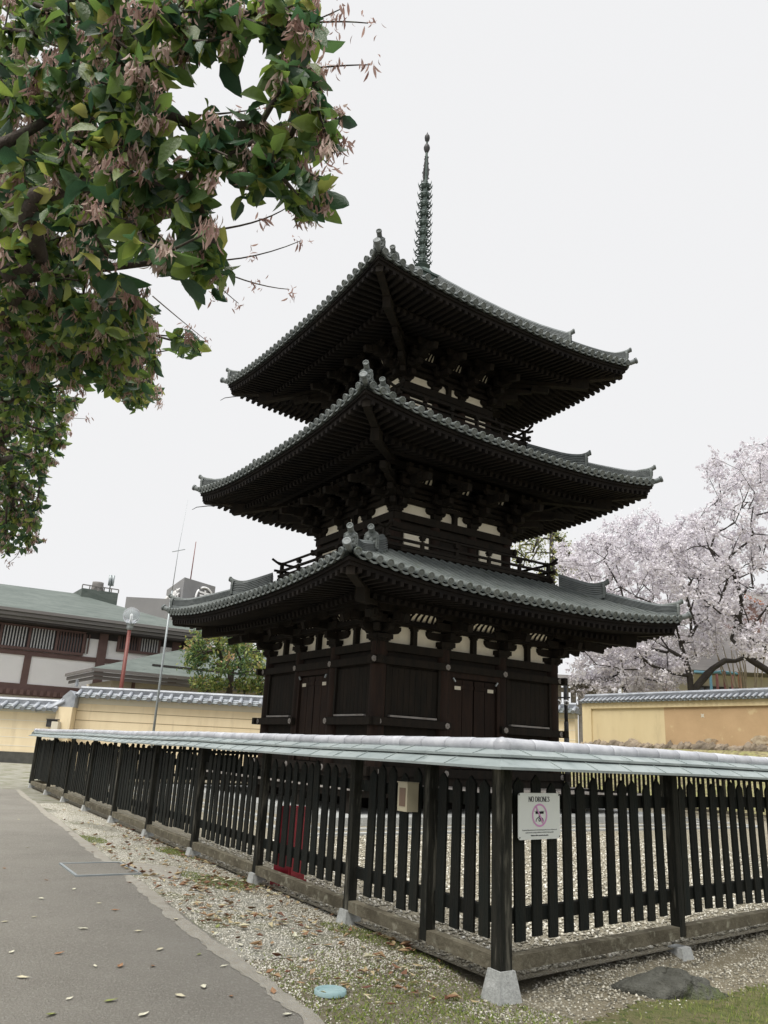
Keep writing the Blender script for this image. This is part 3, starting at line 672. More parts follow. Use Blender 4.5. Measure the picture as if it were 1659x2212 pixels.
# roof base band under the spire and the spire
spz=13.25
sp_o=empty('spire',(0,0,0),0,pg)
MB().box((0,0,spz+.08),(.66,.66,.26)).box((0,0,spz+.24),(.76,.76,.06)).build('dew_basin',M['bronze'],sp_o)
MB().lathe([(.34,13.50),(.33,13.58),(.24,13.70),(.12,13.76),(.10,13.80),(.18,13.84),(.22,13.86),(.12,13.88)],n=20).build('inverted_bowl',M['bronze'],sp_o)
MB().lathe([(.092,13.8),(.085,14.6),(.078,15.4),(.07,16.2),(.058,16.8),(.045,17.4),(.035,17.7),(.03,18.1)],n=14).build('mast',M['bronze'],sp_o)
for i in range(9):
    z=14.0+i*.3125; rr=.262-.0075*i; mb=MB()
    mb.lathe([(.10,-.07),(.125,-.03),(.125,.03),(.10,.07)],(0,0,z),12)
    mb.lathe([(rr*.80,-.012),(rr*.86,-.035),(rr*.90,-.012),(rr*.86,.012),(rr*.80,-.012)],(0,0,z),20)
    for q in range(8):
        th=math.pi/4*q+.33; c,s=math.cos(th),math.sin(th)
        def P_(r_,h): return (c*r_,s*r_,z+h)
        mb.tube([P_(.1,-.075),P_(rr*.65,-.05),P_(rr*.9,.0),P_(rr*1.02,.06),P_(rr*1.04,.115)],[.018,.018,.016,.010,.003],6)
        mb.tube([P_(.1,.055),P_(rr*.6,.04),P_(rr*.88,-.0),P_(rr*1.0,-.05)],[.014,.013,.011,.003],6)
    mb.build('spire_ring',M['bronze'],sp_o)
mb=MB()
for q in range(4):
    th=math.pi/2*q+.33; c,s=math.cos(th),math.sin(th)
    poly=[(.02,16.70),(.13,16.72),(.085,16.80),(.11,16.90),(.10,16.98),(.135,17.03),(.09,17.10),(.075,17.22),(.10,17.26),(.07,17.32),(.06,17.44),(.085,17.50),(.045,17.52),(.02,17.56)]
    mb.prism(poly,(0,0,0),(c,s,0),(0,0,1),(-s,c,0),-.008,.008)
mb.build('water_flame',M['iron'],sp_o)
mb=MB(); mb.lathe([(.03,17.66),(.06,17.72),(.088,17.80),(.092,17.86),(.07,17.93),(.03,18.0),(.022,18.1)],n=14); mb.lathe([(.03,18.06),(.065,18.12),(.078,18.20),(.07,18.27),(.03,18.33),(.008,18.40),(0,18.42)],n=14)
mb.build('jewel',M['iron'],sp_o)
# bell hooks on the outer hips
for l in LV[1:]:
    for k in (3,):
        ca=math.pi/2*k-math.pi*.75; dv=Vector((math.cos(ca),math.sin(ca),0)); e=dv*((l['a']-.45)*1.414)+Vector((0,0,l['z0']+l['lift']-.42))
        MB().tube([e-dv*.1,e+dv*.3+Vector((0,0,.0)),e+dv*.62+Vector((0,0,-.03)),e+dv*.74+Vector((0,0,-.10))],[.014,.012,.010,.006],6).build('bell_hook',M['iron'],pg)

# ------------------------------------------------------------------ picket fences
pk=MB(); pk.prism([(-.0385,0),(.0385,0),(.0385,.782),(.030,.796),(0,.825),(-.030,.796),(-.0385,.782)],(0,0,0),(1,0,0),(0,0,1),(0,1,0),-.007,.007)
pk_me=None
def fence(name,label,C0,e,outn,length,posts,noplinth,mitre0,group,zoff=0,mitre1=0,pmax=100,z0=.2,small=False):
    """mitre: +1 the outward side is the long side at that end"""
    global pk_me
    rz=math.atan2(e.y,e.x); root=empty(name,C0,rz); tag(root,label,'fence',group)
    o_=1 if outn.dot(Vector((-e.y,e.x,0)))>0 else -1         # local y sign of outward
    # posts
    pm=None
    for i,s in enumerate(posts):
        wd=.078 if (i==0 and mitre0) else .066
        if i==0 and mitre0 and o_==-1: continue
        mb=MB(); mb.bb(-wd/2,wd/2,-wd/2,wd/2,.09,1.125); mb.build('post',M['post'],root,(s,0,0))
        if s not in noplinth and not small:
            mb=MB(); mb.box((0,0,.012),(.165,.165,.175),taper=.62); gg=mb.build('plinth',M['granite'],root,(s,0,-.01-zoff*(s>1)))
    # sills, rails
    for i in range(len(posts)-1):
        a_,b_=posts[i]+.041,posts[i+1]-.041
        MB().bb(a_,b_,-.036,.036,.080,.150).build('sill_beam',M['sill'],root)
    for z in (.325,.905): MB().bb(0.02,length,-o_*.018,-o_*.058,z-.036,z+.036).build('rail',M['fence'],root)
    # pickets
    s=.155; xs=[]
    while s<length-.1:
        if all(abs(s-p)>.09 for p in posts): xs.append(s)
        s+=.1385+random.uniform(-.004,.004)
    for i,s in enumerate(xs[:pmax]):
        if pk_me is None: o=pk.build('picket',M['fence'],root,(s,0,z0)); pk_me=o.data
        else: o=inst('picket',pk_me,root,(s,0,z0))
        o.location=(s,-o_*.008,z0+.008+random.uniform(-.012,.012)); o.rotation_euler=(random.uniform(-.010,.010),random.uniform(-.014,.014),random.uniform(-.05,.05)); o.scale=(random.uniform(.92,1.08)*(1.13 if o_==1 else 1),1,random.uniform(.98,1.02))
    if len(xs)>pmax:
        mb=MB()
        for s in xs[pmax:]: mb.prism([(-.038,0),(.038,0),(.038,.79),(0,.82),(-.038,.79)],(s,0,z0),(1,0,0),(0,0,1),(0,1,0),-.01,.01)
        tag(mb.build('picket',M['fence'],root),kind='stuff')
    # little copper roof, two layers, with a tube ridge
    k=1.139; ph=random.uniform(0,6)
    def wob(s,q): return (.0045*math.sin(s*1.1+ph)+.002*math.sin(s*3.1+ph*2+q))*min(1,.35+s/8)
    roof=None
    for q,(o0,za,o1,zb_) in enumerate(((.0,1.200,.130,1.160),(.09,1.152,.215,1.098))):
        for sgn in (1,-1):
            mb=MB(); n=max(4,int(length/.3))
            def endpoints(off):
                lo=-k*off*mitre0*(sgn) if mitre0 else -.12
                hi=length+k*off*mitre1*sgn if mitre1 else length+.12
                return lo,hi
            vs=[];fs=[]
            for i in range(n+1):
                for off,z,dz in ((o0,za,0),(o1,zb_,0),(o1,zb_,-.014),(o0,za,-.014)):
                    lo,hi=endpoints(off); s=lo+(hi-lo)*i/n; vs.append((s,sgn*o_*off,z+dz+wob(s,q)))
            for i in range(n):
                for j in range(4): fs.append((4*i+j,4*i+(j+1)%4,4*i+4+(j+1)%4,4*i+4+j))
            fs+= [(0,1,2,3),(4*n+3,4*n+2,4*n+1,4*n)]
            mb.add(vs,fs)
            if not small and sgn==1:     # standing seams
                s=.1+.15*q
                while s<length:
                    p0=Vector((s,sgn*o_*o0,za+.002+wob(s,q))); p1=Vector((s,sgn*o_*o1,zb_+.002+wob(s,q)))
                    mb.beam(p0,p1,.006,.006); s+=.34+random.uniform(-.04,.04)
            ob=mb.build('copper_roof',M['copper'],root)
            if roof is None: roof=ob
    MB().bb(-.0,length,-.035,.035,1.115,1.19).build('roof_board',M['fence'],root)
    s=0 if mitre0 else -.1; L_=.255
    rt_me=None
    while s<length:
        e1=min(s+L_,length+.05)
        mb=MB(); mb.tube([(s-.012,0,1.209+wob(s,0)),(s+.0,0,1.210+wob(s,0)),(e1-.03,0,1.208+wob(e1,0)),(e1-.026,0,1.208+wob(e1,0)),(e1,0,1.208+wob(e1,0))],[.041,.042,.0415,.0395,.0395],14)
        mb.build('ridge_tile',M['ridge'],roof); s=e1 if e1<length else length+1
    if mitre0 and o_==-1: # little mitre cap
        MB().lathe([(0,.05),(.03,.042),(.05,.02),(.052,-.02),(.03,-.04)],(0,0,1.207),12).build('corner_cap',M['ridge'],roof)
    return root
postsL=[0,.68,1.62,3.25,4.93,6.65,8.4,10.2,12.0,13.8,15.8]
fL=fence('picket_fence','black picket fence with copper roof running left beside the gravel strip',FC,eL,nLo,15.85,postsL,(.68,),1,'black picket fences around the pagoda')
postsR=[0,1.69]+[1.69+1.75*i for i in range(1,8)]+[15.0]
fR=fence('picket_fence','black picket fence with copper roof carrying the white sign',FC,eR,nRo,15.0,postsR,(),1,'black picket fences around the pagoda',zoff=.06)
pf=[i*1.8 for i in range(9)]+[16.2]
fence('picket_fence','black picket fence on the far right side of the pagoda court below the bank',FR,E2,E1,16.2,pf,tuple(pf),0,'black picket fences around the pagoda',small=True)
fence('picket_fence','black picket fence behind the pagoda joining the far ends',FL,(BK-FL).normalized(),E2,(BK-FL).length,[i*1.8 for i in range(9)],(0,),0,'black picket fences around the pagoda',small=True)

# ---- sign on the right fence
sx0,sx1,sz0,sz1=.100,.462,.714,.960
sg=empty('warning_sign',FC+eR*((sx0+sx1)/2)+nRo*.028+Vector((0,0,(sz0+sz1)/2)),math.atan2(eR.y,eR.x)); tag(sg,'white square NO DRONES board tied to the right fence beside the corner post','sign')
W_,H_=(sx1-sx0),(sz1-sz0)
mb=MB(); c=.012; mb.prism([(-W_/2+c,-H_/2),(W_/2-c,-H_/2),(W_/2,-H_/2+c),(W_/2,H_/2-c),(W_/2-c,H_/2),(-W_/2+c,H_/2),(-W_/2,H_/2-c),(-W_/2,-H_/2+c)],(0,0,0),(1,0,0),(0,0,1),(0,1,0),-.002,.002); mb.build('board',M['signw'],sg)
def text(body,size,loc,m_,parent,name='lettering',sx=1,rot=None,ext=.0008,bold=0):
    cu=bpy.data.curves.new(name,'FONT'); cu.body=body; cu.size=size; cu.align_x='CENTER'; cu.align_y='CENTER'; cu.extrude=ext; cu.offset=bold
    t=bpy.data.objects.new('tmp',cu); col.objects.link(t); bpy.context.view_layer.update()
    me=bpy.data.meshes.new_from_object(t.evaluated_get(bpy.context.evaluated_depsgraph_get())); bpy.data.objects.remove(t)
    me.materials.clear(); me.materials.append(m_)
    o=bpy.data.objects.new(name,me); col.objects.link(o); o.parent=parent; o.location=loc; o.rotation_euler=rot or (math.pi/2,0,0); o.scale=(sx,1,1); return o
# serif capitals drawn as strokes
def serif_word(word,h,cx,cz,parent,XW=1.02):
    G={'N':[((0,0),(0,1),.09),((0,1),(.62,0),.17),((.62,0),(.62,1),.09)],
       'O':'O','D':'D','R':[((.08,0),(.08,1),.17),((.08,.97),(.4,.95),.06),((.4,.95),(.5,.75),.15),((.5,.75),(.38,.53),.12),((.38,.53),(.08,.52),.06),((.3,.52),(.62,0),.16)],
       'E':[((.08,0),(.08,1),.17),((.08,.97),(.52,.97),.06),((.08,.52),(.42,.52),.06),((.08,.03),(.55,.03),.06),((.52,.97),(.54,.8),.05),((.55,.03),(.58,.22),.05)],
       'S':[((.5,.8),(.45,.94),.07),((.45,.94),(.25,.98),.08),((.25,.98),(.08,.85),.14),((.08,.85),(.12,.65),.15),((.12,.65),(.42,.4),.17),((.42,.4),(.45,.15),.15),((.45,.15),(.25,.02),.09),((.25,.02),(.06,.1),.08),((.06,.1),(.03,.24),.06)]}
    adv={'N':.80,'O':.84,'D':.82,'R':.76,'E':.72,'S':.66,' ':.42}
    tot=sum(adv[c_] for c_ in word); x=cx-tot*h*XW/2; mb=MB()
    for c_ in word:
        st=G.get(c_,[])
        if st=='O': st=[((.36+.36*math.cos(t),.5+.5*math.sin(t)),(.36+.36*math.cos(t+.53),.5+.5*math.sin(t+.53)),.06+.12*abs(math.cos(t+.26))) for t in np.arange(0,6.28,.5236)]
        if st=='D': st=[((.08,0),(.08,1),.17)]+[((.2+.46*math.cos(t),.5+.48*math.sin(t)),(.2+.46*math.cos(t+.53),.5+.48*math.sin(t+.53)),.06+.12*abs(math.cos(t+.26))) for t in np.arange(-1.5708,1.4,.5236)]+[((.0,.98),(.2,.98),.05),((0,.02),(.2,.02),.05)]
        for (p,q,wd) in st: mb.beam((x+p[0]*h*XW,-.003,cz+(p[1]-.5)*h),(x+q[0]*h*XW,-.003,cz+(q[1]-.5)*h),.0016,wd*h*.9,up=(0,0,1) if abs(p[0]-q[0])>abs(p[1]-q[1])*.3 else (1,0,0))
        if c_ in 'NRE':
            for (u,v) in ((.0,.0),(.0,1.0)) if c_!='N' else ((0,0),(0,1),(.62,1)): mb.beam((x+(u-.07+.04)*h*XW,-.003,cz+(v-.5)*h),(x+(u+.2)*h*XW,-.003,cz+(v-.5)*h),.0016,.045*h)
        x+=adv[c_]*h*XW
    mb.build('lettering',M['ink'],parent)
serif_word('NO DRONES',.027,0,.090,sg)
text('To protect historical structures and cultural properties, the use of drones and',.0094,(0,-.003,-.073),M['grey_ink'],sg)
text('model aircraft is strictly prohibited on Kofukuji temple grounds.',.0094,(0,-.003,-.086),M['grey_ink'],sg)
text('Violators will be reported to the police.',.0094,(0,-.003,-.102),M['ink'],sg)
mb=MB(); n=40; rw_,rh_=.066,.062
vs=[];fs=[]
for i in range(n):
    t=2*math.pi*i/n
    for k in (1.0,.84): vs+=[(rw_*k*math.cos(t),-.0036,rh_*k*math.sin(t)+.004),]
for i in range(n): j=(i+1)%n; fs.append((2*i,2*i+1,2*j+1,2*j))
mb.add(vs,fs); mb.beam((-.034,-.0046,.050+.004),(.034,-.0046,-.050+.004),.0012,.0095,up=(1,0,.7)); mb.build('prohibition_ring',M['pink'],sg)
mb=MB()
mb.bb(-.062,-.008,-.0034,-.0026,.0255,.0268); mb.bb(.008,.062,-.0034,-.0026,.0255,.0268)
mb.prism([(-.036,.024),(-.030,.012),(-.008,.013),(0,.004),(.008,.013),(.030,.012),(.036,.024),(.034,.012),(.02,.018),(-.02,.018),(-.034,.018)],(0,0,0),(1,0,0),(0,0,1),(0,1,0),-.0034,-.0026)
mb.bb(-.034,-.004,-.0034,-.0026,.012,.0195); mb.bb(.004,.034,-.0034,-.0026,.012,.0195); mb.bb(-.007,.007,-.0034,-.0026,-.008,.022)
for s in (-1,1): mb.beam((s*.006,-.003,-.004),(s*.028,-.003,-.016),.0008,.0045); mb.beam((s*.028,-.003,-.016),(s*.032,-.003,-.030),.0008,.005,up=(1,0,0))
mb.lathe([(.010,0),(.010,.0008),(.005,.0008),(.005,0)],(0,-.0026,-.020),14,axis=(0,-1,0))
mb.build('drone_symbol',M['ink'],sg)
mb=MB()
for s in (-1,1):
    mb.tube([(s*(W_/2-.008),-.004,H_/2-.009),(s*(W_/2-.010),-.006,H_/2+.004),(s*(W_/2-.008),.012,H_/2+.014)],.0012,5); mb.lathe([(.004,0),(.003,.002),(0,.002)],(s*(W_/2-.008),-.003,H_/2-.010),8,axis=(0,-1,0))
mb.lathe([(.004,0),(.003,.002),(0,.002)],(W_/2-.008,-.003,-H_/2+.012),8,axis=(0,-1,0)); mb.lathe([(.004,0),(.003,.002),(0,.002)],(-W_/2+.012,-.003,-H_/2+.012),8,axis=(0,-1,0))
mb.build('tie',M['ink'],sg)
# ---- beige box on the left fence
bx=empty('sensor_box',FC+eL*.845+nLo*.02+Vector((0,0,.875)),math.atan2(eL.y,eL.x)); tag(bx,'small beige metal box with a brown front panel fixed to the left fence','box')
mb=MB(); mb.bb(-.055,.055,.0,.085,-.085,.085); mb.bb(-.060,.060,-.0,.090,.085,.091); mb.build('case',M['beige'],bx)
MB().bb(-.036,.034,.085,.0875,-.055,.055).build('front_panel',M['brown'],bx)
# ---- red box inside the left fence
rb=empty('red_cabinet',(-.66,7.28,0),.95); tag(rb,'bright red upright cabinet standing just inside the left fence','cabinet')
mb=MB(); mb.bb(-.105,.105,-.085,.085,.03,.62); mb.bb(-.115,.115,-.095,.095,.62,.645); mb.build('case',M['red'],rb)
MB().bb(-.12,.12,-.10,.10,-.0,.06).build('foot',M['red'],rb)
MB().bb(-.085,.085,-.092,-.086,.10,.58).build('door',M['red'],rb)
# ---- bits on the ground
o=MB().lathe([(0,.012),(.055,.014),(.062,.010),(.064,.018),(.078,.018),(.080,.0)],(-.145,4.32,.004),24).build('utility_cap',M['bluecap']); tag(o,'round pale blue plastic cover set in the mossy ground by the path','cover')
mh=[Vector(p) for p in ((-2.83,7.86,0),(-2.36,8.11,0),(-1.98,7.52,0),(-2.45,7.24,0))]
mr=empty('inspection_cover',sum(mh,Vector())/4); tag(mr,'square paved inspection cover with a pale metal frame in the path','cover')
cen=sum(mh,Vector())/4
mb=MB()
for i in range(4): mb.beam(mh[i]-cen+Vector((0,0,.010)),mh[(i+1)%4]-cen+Vector((0,0,.010)),.022,.012)
mb.build('frame',M['galv'],mr)
MB().add([(p-cen)*.97+Vector((0,0,.0085)) for p in mh],[(3,2,1,0)]).build('lid',M['asphalt'],mr)
ap=[Vector(p) for p in ((-2.34,8.13,0),(-1.72,7.98,0),(-1.60,7.30,0),(-1.96,7.50,0))]
mb=MB(); mb.prism([(p.x,p.y) for p in ap],(0,0,0),(1,0,0),(0,1,0),(0,0,1),.0,.016); o=mb.build('concrete_slab',M['asphalt_edge']); tag(o,'grey slab beside the square inspection cover at the path edge','slab')
def rock(name,loc,dim,label,seed,m_='rock',cat='rock',parent=None):
    r=random.Random(seed); bm=MB(); n,k=30,16; vs=[]; 
    ph=[r.uniform(0,6.28) for _ in range(6)]
    for i in range(k+1):
        th=math.pi/2*i/k*1.25
        for j in range(n):
            a_=2*math.pi*j/n; rr=1+.14*math.sin(2*a_+ph[0])+.10*math.sin(3*a_+ph[1]+i*.4)+.07*math.sin(5*a_+ph[2]+i)+r.uniform(-.015,.015)
            vs.append((dim[0]/2*rr*math.sin(th),0,dim[2]*(math.cos(th))*(1+.08*math.sin(a_*2+ph[3]))) if 0 else (dim[0]/2*rr*math.sin(th)*math.cos(a_),dim[1]/2*rr*math.sin(th)*math.sin(a_),dim[2]*math.cos(th)*(1+.1*math.sin(a_*2+ph[3]))+r.uniform(-.02,.02)*dim[2]))
    from mathutils import noise as mn
    vs=[tuple(Vector(v)*(1+.16*mn.fractal(Vector((v[0]/dim[0]*3+seed,v[1]/dim[1]*3,v[2]/dim[2]*1.5)),1,2,5))) for v in vs]
    fs=[(i*n+j,i*n+(j+1)%n,(i+1)*n+(j+1)%n,(i+1)*n+j) for i in range(k) for j in range(n)]
    bm.add(vs,fs,True); o=bm.build(name,M[m_],parent,loc)
    if not parent: tag(o,label,cat)
    return o
o=rock('rock',(1.66,4.74,-.07),(.58,.34,.15),'low dark flat rock lying in the mossy ground by the right fence',3); o.rotation_euler=(0,0,.25)
o=rock('rock',(1.28,5.05,-.05),(.24,.13,.05),'small dark stone under the sill of the right fence',5); o.rotation_euler=(0,0,.4)
# single fallen leaves on the asphalt
lf=MB(); lf.add([(-.5,0,.06),(-.15,.2,.12),(.5,0,.16),(-.15,-.22,.10),(.0,0,.02),(.25,.12,.1),(.25,-.12,.12)],[(0,4,1),(1,4,5),(5,4,2),(0,3,4),(3,6,4),(6,2,4)])
lms=[]
for i,cc in enumerate(((.50,.46,.33),(.30,.17,.09),(.58,.56,.44),(.24,.27,.09))):
    me=bpy.data.meshes.new('fallen_leaf'); me.from_pydata(lf.v,[],lf.f); me.materials.append(mat('fallen_leaf_%d'%i,cc,tuple(x*.7 for x in cc),rough=.7,scale=3)); lms.append(me)
cols=['tan','brown','pale','olive']
def inpath(x,y): return ((x-e0.x)*.882+(y-e0.y)*.471)<-.05
spots=[(100,1900,1),(25,2055,2),(128,2058,1),(470,2000,3),(380,1985,0),(250,1965,1),(215,1950,0),(430,2060,3),(90,1940,2),(330,2085,1),(150,2155,2),(240,2160,3),(50,2110,0),(180,2005,2),(300,2010,0),(560,2100,0),(500,2150,1),(620,2190,2),(60,1830,0),(200,1840,1),(40,1770,0),(350,1930,0),(420,1950,2),(280,1905,1),(10,1990,0),(390,2150,0),(110,2190,3),(310,2190,2),(260,2085,1),(485,2085,2),(10,1875,1),(160,1920,2),(75,1980,0),(205,2085,2),(440,2130,2),(520,2040,2),(150,1795,2),(95,1745,0),(345,2050,0),(590,2140,1)]
for i,(u,v,k) in enumerate(spots):
    dz=1.15-.012; r_=at(u,v,1)-Vector((0,0,EYE)); p=Vector((0,0,EYE))+r_*(dz/-r_.z); sz=random.uniform(.045,.075)
    o=bpy.data.objects.new('fallen_leaf',lms[k]); col.objects.link(o); o.location=(p.x,p.y,.006); o.rotation_euler=(random.uniform(-.1,.1),random.uniform(-.1,.1),random.uniform(0,6.28)); o.scale=(sz,sz,sz)
    tag(o,'dry %s fallen leaf lying on the asphalt path'%cols[k],'leaf','%s fallen leaves on the path'%cols[k])

# ------------------------------------------------------------------ tiled plaster walls
def tile_wall(name,label,p0,p1,zb,zw,m_,sp_,tr,ridge_h=.22,over=.38,thick=.5,lines=None,linem='line',band=None,base=None,top_z=None,slope=.22,both=True,mesh_z1=None):
    p0,p1=Vector(p0),Vector(p1); e=(p1-p0); L_=e.length; e.normalize(); rz=math.atan2(e.y,e.x)
    root=empty(name,(p0.x,p0.y,0),rz); tag(root,label,'wall','plaster walls with tiled copings')
    # front = local -y
    mb=MB(); mb.bb(0,L_,-thick/2,thick/2,zb,zw); mb.build('wall_face',m_,root)
    ex=0
    if band: MB().bb(0,L_,-thick/2-.03,thick/2+.03,zw-band,zw).build('cornice_band',M['creamtop'],root)
    if base: MB().bb(0,L_,-thick/2-.05,thick/2+.05,zb-.3,zb+base).build('wall_base',M['darkbase'],root)
    if lines:
        for z in lines: MB().bb(0,L_,-thick/2-.006,-thick/2+.02,z-.012,z+.012).build('wall_line',M[linem],root)
    zt=zw+slope+.02; cop=MB()
    cop.prism([(-thick/2-over+.04,zw+.005),(thick/2+over-.04,zw+.005),(.1,zt),(-.1,zt)],(0,0,0),(0,1,0),(0,0,1),(1,0,0),-.05,L_+.05)
    cp_=cop.build('tile_coping',M['wtile'],root)
    n=max(2,int(L_/sp_)); mb=MB(); pan=MB()
    for i in range(n+1):
        x=L_*i/n
        for s in ((-1,1) if both else (-1,)):
            p=(x,s*(thick/2+over+.02),zw+.045); q=(x,s*.1,zt+.03); mb.tube([p,q],[tr,tr*.92],10)
            dv=(Vector(p)-Vector(q)).normalized(); mb.lathe([(0,.0),(tr*.5,.0),(tr*.6,-.005),(tr*.8,-.005),(tr*.85,.006),(tr*1.12,.006),(tr*1.12,-.03)],Vector(p)+dv*.01,10,axis=dv)
            if i<n:
                for q_ in range(3):
                    y=s*(thick/2+over-.02-.13*q_); zz=zw+.03+.07*q_
                    vs=[];K=4
                    for k in range(K+1):
                        t=k/K; xx=x+L_/n*t; vs+=[(xx,y,zz-.03*math.sin(math.pi*t)+.012),(xx,y,zz-.03*math.sin(math.pi*t)-.012),(xx,y-s*.14,zz+.05-.02*math.sin(math.pi*t))]
                    pan.add(vs,[f_ for k in range(K) for f_ in ((3*k,3*k+1,3*k+4,3*k+3),(3*k,3*k+3,3*k+5,3*k+2))])
    mb.build('round_tiles',M['wtile'],cp_); pan.build('pan_tiles',M['tile'],cp_)
    prof=[(-.12,0)]
    for q in range(4):
        h0=ridge_h*(.2*q+.1); prof+=[(-.12,h0),(-.105,h0+.004),(-.105,h0+.02),(-.12,h0+.022)]
    prof+=[(-.10,ridge_h*.85),(-.07,ridge_h*1.05),(0,ridge_h*1.15),(.07,ridge_h*1.05),(.10,ridge_h*.85)]+[(-x,y) for x,y in prof[::-1]]
    MB().sweep(prof,[(-.03,0,zt-.03),(L_+.03,0,zt-.03)],[(0,1,0)]*2,[(0,0,1)]*2).build('ridge',M['wtile'],cp_)
    return root
# left walls
tile_wall('plaster_wall','lower cream wall with white lines and a dark base at the left edge',(-34,31.6,0),(-12.55,32.2,0),0,2.02,M['cream'],.42,.085,lines=[.65,.97,1.29,1.61],base=.42,band=.10,over=.32)
B=tile_wall('plaster_wall','taller cream wall with brown lines behind the pagoda, left of it',(-11.95,32.6,0),(2.6,33.5,0),0,2.62,M['cream'],.40,.085,lines=[1.02,1.38,1.74,2.10],linem='lineb',band=.24,over=.3)
# end pier between them
pr=empty('wall_pier',(-12.25,32.4,0),.05); tag(pr,'cream pier with a small sloping tiled roof joining the two left walls','wall pier')
MB().bb(-.30,.30,-.62,.3,0,2.2).build('pier',M['cream'],pr)
mb=MB(); mb.bb(-.30,-.05,-.95,-.63,0,1.62); mb.build('buttress',M['creamtop'],pr)
mb=MB()
for q in range(5): mb.tube([(-1.1-.0*q,-.62+.05*q,2.02+.02*q),(-.5,-.62+.05*q,2.13+.03*q),(-.05,-.60+.05*q,2.42+.04*q)],.07,8)
mb.prism([(-.22,2.2),(.34,2.2),(.34,2.62),(.1,2.85),(-.15,2.6)],(0,-.2,0),(1,0,0),(0,0,1),(0,1,0),-.4,.4)
mb.lathe([(.06,0),(.075,.1),(.055,.22),(.08,.25),(.0,.27)],(.12,0,3.05),10); mb.build('pier_roof',M['wtile'],pr)
o=MB().box((0,0,0),(.42,.3,.28)).box((.03,-.02,.15),(.5,.36,.03)).build('wall_box',M['iron'],None,(-12.62,31.9,1.55)); tag(o,'small dark box mounted on the pier of the left wall','box')
# right walls
w0,w1=Vector((8.02,30.0,0)),Vector((16.4,17.4,0)); we=(w1-w0).normalized(); wl=(w1-w0).length
RW=tile_wall('plaster_wall','long yellow and orange plaster wall on a stone footing at the right',w0,w1,1.62,3.2,M['yellow'],.205,.05,ridge_h=.2,over=.14,thick=.45,slope=.13,band=None)
MB().bb(3.55,wl,-.232,-.226,1.9,3.0).build('orange_panel',M['orange'],RW)
mb=MB(); mb.bb(0,wl,-.285,-.2,3.0,3.2); mb.bb(0,.42,-.285,-.2,1.6,3.0); mb.build('frame_band',M['yellow'],RW)
mb=MB(); mb.bb(3.55,wl,-.231,-.225,1.66,1.95)
mb.build('lower_orange_panel',M['orange'],RW)
st=None; x=-.1; i=0
while x<wl:
    wd=random.choice((.13,.2,.3,.42))*random.uniform(.8,1.2); o=rock('footing_stone',(x+wd/2,-.30+random.uniform(-.04,.04),1.66),(wd*1.25,.34,random.uniform(.12,.27)),'',i+50,'stone',parent=RW); x+=wd*.97; i+=1
for (x,z,s) in ((5.2,1.95,.19),(6.9,1.97,.30)):
    r_=random.Random(int(x*10)); poly=[(s*(1+.35*r_.uniform(-1,1))*math.cos(t)*1.2,s*.42*(1+.4*r_.uniform(-1,1))*math.sin(t)) for t in np.arange(0,6.28,.4)]
    MB().prism(poly,(x,-.232,z),(1,0,0),(0,0,1),(0,-1,0),0,.012).build('broken_patch',M['scar'],RW)
for (x,z) in ((5.0,2.72),(7.3,2.74)): MB().prism([(.09*math.cos(t)*(1 if k%2 else .45),.09*math.sin(t)*(1 if k%2 else .45)) for k,t in enumerate(np.arange(0,6.28,.7854))],(x,-.232,z),(1,0,0),(0,0,1),(0,-1,0),0,.008).build('plaster_scar',M['creamtop'],RW)
tile_wall('plaster_wall','short cream lined wall between the pagoda and the long yellow wall',(3.2,33.6,0),(7.9,31.2,0),0,2.88,M['cream'],.3,.07,ridge_h=.2,over=.3,lines=[1.55,1.9,2.25,2.6],band=.2,slope=.2)

# ------------------------------------------------------------------ poles and lamps
def Z5(x,y): return (x*1100/1659/1.8517,(2200+y*1100/1659)/1.8517)
lp=empty('street_lamp',(-11.46,36,0)); tag(lp,'round glass globe lamp on a red brown pole behind the left wall','street lamp')
MB().tube([(0,0,0),(0,0,5.95)],[.10,.085],12).build('pole',M['redpole'],lp)
MB().lathe([(.09,5.9),(.13,5.95),(.15,6.02),(.15,6.14),(.2,6.18),(.2,6.22),(.1,6.24)],n=14).build('collar',M['galv'],lp)
MB().lathe([(.12,6.2),(.26,6.27),(.36,6.42),(.385,6.58),(.35,6.74),(.25,6.87),(.1,6.945),(0,6.955)],n=24).build('globe',M['globe'],lp)
MB().lathe([(.05,6.22),(.07,6.3),(.07,6.6),(.03,6.66),(0,6.66)],n=10).build('bulb',M['white'],lp)
po=empty('mast_pole',(-6.50,24,0)); tag(po,'thin grey steel mast with guy wires rising behind the left end of the fence','mast')
MB().tube([(0,0,0),(0,0,3.0),(.01,0,5.6)],[.04,.034,.028],10).build('pole',M['galv'],po)
MB().tube([(.01,0,5.6),(.04,0,6.9),(.14,0,8.6)],[.014,.007,.003],6).build('rod',M['galv'],po)
MB().beam((-.15,0,6.85),(.25,0,6.95),.02,.02).build('cross_arm',M['galv'],po)
pl=empty('lamp_post',(5.29,22,0)); tag(pl,'dark slim post with spot lamps beside the right side of the pagoda','lamp post')
MB().tube([(0,0,0),(0,0,1.75)],.07,10).tube([(0,0,1.75),(0,0,2.15)],.062,10).tube([(0,0,2.15),(0,0,3.15)],.05,10).build('post',M['iron'],pl)
MB().beam((-.28,0,2.78),(.12,0,2.80),.04,.04).build('arm',M['iron'],pl)
for s in (-.24,-.02): MB().lathe([(0,0),(.06,.01),(.075,.12),(.05,.14)],(s,-.05,2.68),10,axis=(0,-1,-.3)).build('spot_lamp',M['white'],pl)

